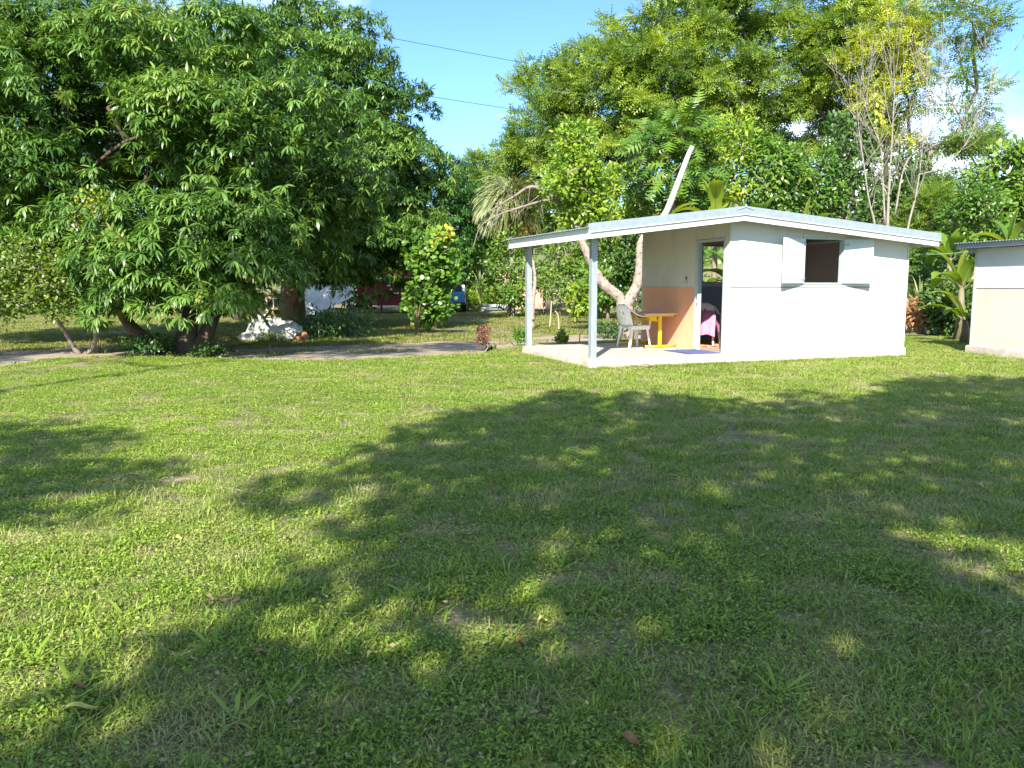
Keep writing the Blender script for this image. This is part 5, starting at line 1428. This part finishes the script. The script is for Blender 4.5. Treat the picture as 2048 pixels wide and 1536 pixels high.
leafy = np.clip(.30 - x * .15 + (vnoise(x, y, .5, 3) - .5) * .9, .03, .85)
u = RNG.uniform(0, 1, len(x)); idx = np.where(u < leafy, RNG.integers(6, 10, len(x)), RNG.integers(0, 4, len(x)))
v = RNG.uniform(0, 1, len(x)); tall = (vnoise(x, y, .8, 5) > .62)
idx = np.where(v < np.where(tall & (y < 7), .10, .02), RNG.integers(4, 6, len(x)), idx); idx = np.where((v > .96) & (leafy > .4), RNG.integers(10, 12, len(x)), idx)
scl = RNG.uniform(.75, 1.25, len(x)) * (1 + .25 * np.clip((y - 8) / 8, 0, 1))
z = np.zeros(len(x))
scatter('lawn_grass', 'short mown green lawn grass and clover between the camera and the hut', kinds, np.stack([x, y, z], 1), RNG.uniform(0, 6.28, len(x)), scl, idx)

# drier grass beyond the track
kinds2 = [blade_patch('dry_tuft', 60, .22, .04, .09, .009, m=M['grass_far']) for _ in range(4)]
n = 40000; y = RNG.uniform(12, 50, n); x = RNG.uniform(-1, 1, n) * (.8 * y + 2)
tw = np.interp(x, FEx, FEy) - np.interp(x, NEx, NEy); tf_ = (y - np.interp(x, NEx, NEy)) / np.maximum(tw, .3)
on_track = (tf_ > 0) & (tf_ < 1) & (RNG.uniform(0, 1, n) < np.where(np.abs(tf_ - .5) < .12, .26, np.where(np.abs(tf_ - .5) > .40, .40, .03)) * (vnoise(x, y, 1.1, 12) > .42))
k = (far_side(x, y) | on_track) & ~in_hut(x, y); b2 = vnoise(x, y, .5, 8); k &= RNG.uniform(0, 1, n) > np.clip((b2 - .45) / .3, 0, .85)
x, y = x[k], y[k]
scatter('far_grass', 'dry patchy grass beyond the dirt track', kinds2, np.stack([x, y, np.zeros(len(x))], 1), RNG.uniform(0, 6.28, len(x)), RNG.uniform(.8, 1.5, len(x)), RNG.integers(0, 4, len(x)))

# longer grass along the lawn edge and at the slab
kinds3 = [blade_patch('edge_tuft', 20, .08, .05, .11, .006, (.05, .8), m=M['grass']) for _ in range(3)]
ex, ey = [], []
for a, b in zip(NEc[:-1], NEc[1:]):
    for _ in range(int((b - a).length * 26)):
        q = a.lerp(b, random.random()); ex.append(q.x + random.uniform(-.1, .1)); ey.append(q.y - abs(random.gauss(0, .12)))
for _ in range(560):
    s = random.random(); e = random.choice((0, 0, 0, 1)); 
    q = hut_pt(s * L_, -.05 - abs(random.gauss(0, .04)), 0) if e == 0 else hut_pt(-.05 - abs(random.gauss(0, .03)), s * W_, 0)
    ex.append(q.x); ey.append(q.y)
ex, ey = np.array(ex), np.array(ey)
scatter('edge_grass', 'longer grass along the lawn edge and the slab foot', kinds3, np.stack([ex, ey, np.zeros(len(ex))], 1), RNG.uniform(0, 6.28, len(ex)), RNG.uniform(.6, 1.1, len(ex)), RNG.integers(0, 3, len(ex)))

# broad bladed weeds standing out of the near lawn
def weed_kind(n, l, w):
    V, T, C = [], [], []
    for k in range(n):
        an = k * 2.4 + random.uniform(-.4, .4); th = random.uniform(.85, 1.45); ll = l * random.uniform(.6, 1.15)
        d = Vector((math.cos(an) * math.sin(th), math.sin(an) * math.sin(th), math.cos(th))); p = Vector((0, 0, .0)); tt = random.uniform(.3, .85)
        for s in range(5):
            f = s / 4; ww = w * math.sin(math.pi * min(.97, f * .85 + .1)) * .5; sd = d.cross(Vector((0, 0, 1))).normalized(); b = len(V)
            V += [tuple(p - sd * ww), tuple(p + sd * ww)]; C += [tt, tt]
            if s: T += [(b - 2, b - 1, b + 1), (b - 2, b + 1, b)]
            p = p + d * ll / 4; d = (d + Vector((0, 0, -.25 * f))).normalized()
    me = npmesh('broad_weed', V, T, C); me.materials.append(M['weed']); return me
kinds4 = [weed_kind(random.randint(7, 11), .12, .014) for _ in range(4)]
spots = [(140, 1375), (60, 1330), (200, 1255), (250, 1235), (170, 1240), (470, 1440), (120, 1420), (430, 1300), (560, 1410), (1590, 1385), (1555, 1390)]
W = [ground(*s) for s in spots]
for _ in range(34):
    yy = random.uniform(3, 12); xx = random.uniform(-.66, .15) * yy; W.append(Vector((xx, yy, 0)))
scatter('lawn_weeds', 'broad bladed weeds sticking out of the near lawn', kinds4, np.array([(p.x, p.y, 0) for p in W]), RNG.uniform(0, 6.28, len(W)), RNG.uniform(.7, 1.25, len(W)), RNG.integers(0, 4, len(W)))

# crumbs of dry litter too small to count
def crumb(n, m):
    a = RNG.uniform(0, 6.28, n); p = np.stack([RNG.uniform(-.15, .15, n), RNG.uniform(-.15, .15, n), RNG.uniform(.006, .03, n)], 1)
    d = np.stack([np.cos(a), np.sin(a), RNG.uniform(-.3, .4, n)], 1); l = RNG.uniform(.012, .035, n)
    V, T, k = place(LANCE, p, d, np.array([0, 0, 1.]) + RNG.normal(0, .5, (n, 3)), l, l * RNG.uniform(.15, .6, n)); me = npmesh('litter', V, T); me.materials.append(m); return me
kinds5 = [crumb(5, M['deadleaf']), crumb(6, M['tanleaf']), crumb(7, M['tanleaf']), crumb(4, M['yellowleaf'])]
n = 480; yy = RNG.uniform(2, 17, n); xx = RNG.uniform(-.72, .72, n) * yy; k = near_side(xx, yy) & ~in_hut(xx, yy); xx, yy = xx[k], yy[k]
tag(scatter('leaf_litter', 'crumbs of dry brown leaf litter scattered through the lawn', kinds5, np.stack([xx, yy, np.zeros(len(xx))], 1), RNG.uniform(0, 6.28, len(xx)), RNG.uniform(.6, 1.3, len(xx)), RNG.integers(0, 4, len(xx))), cat='leaf litter')

# fallen leaves, each one lying on the grass
def fallen(label, px, py, ln, wd, m, rz, lift=.026):
    p = ground(px, py); n = 8; V = []; F = []; ln *= .72; wd *= .72
    for i in range(n + 1):
        f = i / n; w = wd * .5 * math.sin(math.pi * min(1, f * .94 + .03)) ** .8; x = (f - .5) * ln; z = .012 * math.sin(f * 5) + .01 * f
        V += [(x, -w, z + .010), (x, 0, z), (x, w, z + .014)]
        if i: b = 3 * i; F += [(b - 3, b - 2, b + 1, b), (b - 2, b - 1, b + 2, b + 1)]
    o = obj('fallen_leaf', pymesh('fallen_leaf', V, F, True), M[m]); o.location = (p.x, p.y, lift); o.rotation_euler = (random.uniform(-.15, .15), random.uniform(-.15, .15), rz)
    tag(o, label, 'leaf', 'fallen leaves on the lawn')
fallen('long yellow-green fallen leaf lying at the lower left of the lawn', 160, 1438, .15, .045, 'yellowleaf', .35)
fallen('orange brown fallen leaf at the bottom of the lawn, right of centre', 1258, 1502, .085, .06, 'deadleaf', -.5)
fallen('narrow yellow fallen leaf in the shade left of centre', 745, 1327, .09, .025, 'yellowleaf', 1.1)
fallen('small olive fallen leaf in the shade near the picture centre', 1085, 1257, .06, .03, 'yellowleaf', .5)
fallen('brown curled fallen leaf beside the long yellow-green one', 158, 1393, .06, .035, 'deadleaf', .2)
fallen('tan fallen leaf at the left shadow tip on the lawn', 575, 1090, .07, .05, 'tanleaf', .9)
fallen('tan fallen leaf on sunny grass at left', 420, 1213, .06, .03, 'tanleaf', -.3)
fallen('brown fallen leaf in the left foreground shade', 523, 1325, .08, .045, 'deadleaf', .8)
fallen('tan fallen leaf lying on the lawn before the slab front', 1295, 737, .22, .08, 'tanleaf', .1, .05)
fallen('round yellow-green leaf on the sunny grass at left', 358, 1090, .05, .045, 'yellowleaf', .1)
fallen('rust fallen leaf in the shade right of centre', 1855, 938, .09, .05, 'deadleaf', .1)
fallen('rust fallen leaf in the shade near the right bare patch', 1228, 1155, .06, .03, 'deadleaf', .4)
fallen('tan fallen leaf left of the left shadow', 265, 960, .10, .04, 'tanleaf', .3)
fallen('small brown fallen leaf in the shaded centre', 1040, 1305, .05, .03, 'deadleaf', .2)

# ------------------------------------------------------------------ trees behind the viewpoint that shade the lawn
def shade_tree(label, polys, zc, zr, trunk_xy, step, keep=.9, leafn=90, cl=.42):
    """crown filling the room above the ground patches it shades"""
    base = Vector((*trunk_xy, 0)); t = thing('shade_tree', label, 'tree', tuple(base), 0, 'trees behind the viewpoint')
    L = Leaves(); tg = []
    for poly in polys:
        xs = [p[0] for p in poly]; ys = [p[1] for p in poly]; gx = min(xs)
        while gx < max(xs):
            gy = min(ys)
            while gy < max(ys):
                q = (gx + random.uniform(-.5, .5) * step, gy + random.uniform(-.5, .5) * step)
                if in_poly(q, poly) and random.random() < keep:
                    z = zc + random.uniform(-1, 1) * zr; c = np.array(sun_up(q, z)); tg.append(tuple(c))
                    dd = rdir(leafn); p = c + dd * RNG.uniform(.1, 1, (leafn, 1)) ** .6 * cl * random.uniform(.7, 1.2) * np.array([1, 1, .7])
                    L.add(OVAL, p, unit(dd + RNG.normal(0, .5, dd.shape)), np.array([0, -.4, .8]) + RNG.normal(0, .5, dd.shape), RNG.uniform(.12, .2, leafn), .09, RNG.uniform(.2, .8, leafn))
                gy += step
            gx += step
    m = np.array(tg).mean(0)
    top = Vector((lerp(base.x, m[0], .6), lerp(base.y, m[1], .6), m[2] * .66))
    V, F = skeleton(curve([base + Vector((0, 0, -.05)), base.lerp(top, .5) + Vector((.1, .1, .3)), top], 3), .34, .18, tg[::2], rtip=.012, step=.9)
    trunk_part('trunk', (V, F), M['bark'], t, base); L.build('crown', M['broad'], t, base)
gpx = lambda pts: [tuple(ground(*p).xy) for p in pts]
main_poly = gpx([(60, 1536), (330, 1320), (520, 1240), (850, 1205), (950, 1140), (640, 1098), (480, 1075), (680, 1015), (540, 1000), (720, 955), (580, 935), (860, 880), (800, 866), (970, 825), (1130, 788), (1330, 794), (1580, 808)]) + [(3.7, 7.0), (1.6, 3.0), (1.2, 0.6), (-2.3, 0.6)]
right_poly = [(3.6, 10.2), (4.4, 10.5)] + gpx([(1700, 786), (1800, 766), (2048, 757), (2300, 757)]) + [(9, 4.0), (4.5, 1.0), (1.2, .6), (1.6, 3.0), (3.7, 7.0)]
shade_tree('broad tree behind the viewpoint that shades the middle of the lawn', [main_poly], 7.2, 1.3, (-.8, -5.5), .54, .955, 130, .44)
shade_tree('broad tree behind the viewpoint that shades the right of the lawn', [right_poly], 7.6, 1.3, (5.0, -5.0), .54, .955, 130, .45)
left_poly = gpx([(-250, 840), (0, 862), (150, 868), (210, 900), (350, 935), (250, 945), (340, 985), (180, 1000), (60, 1040), (-60, 1080), (-250, 1100)])
streak = gpx([(250, 890), (400, 868), (410, 880), (280, 905)])
shade_tree('tree left of the viewpoint that shades the left edge of the lawn', [left_poly, streak], 6.8, 1.0, (-8.0, -4.0), .5, .9, 80)
track1 = gpx([(500, 712), (560, 701), (640, 694), (760, 690), (900, 686), (985, 682), (950, 700), (840, 707), (720, 712), (560, 715)])
track2 = gpx([(-200, 735), (0, 702), (120, 697), (240, 689), (180, 700), (60, 714), (-100, 745)])
shade_tree('tall tree left of the viewpoint that shades the dirt track', [track1, track2], 12.0, .8, (-9.5, -2.0), .62, .9, 90, .5)
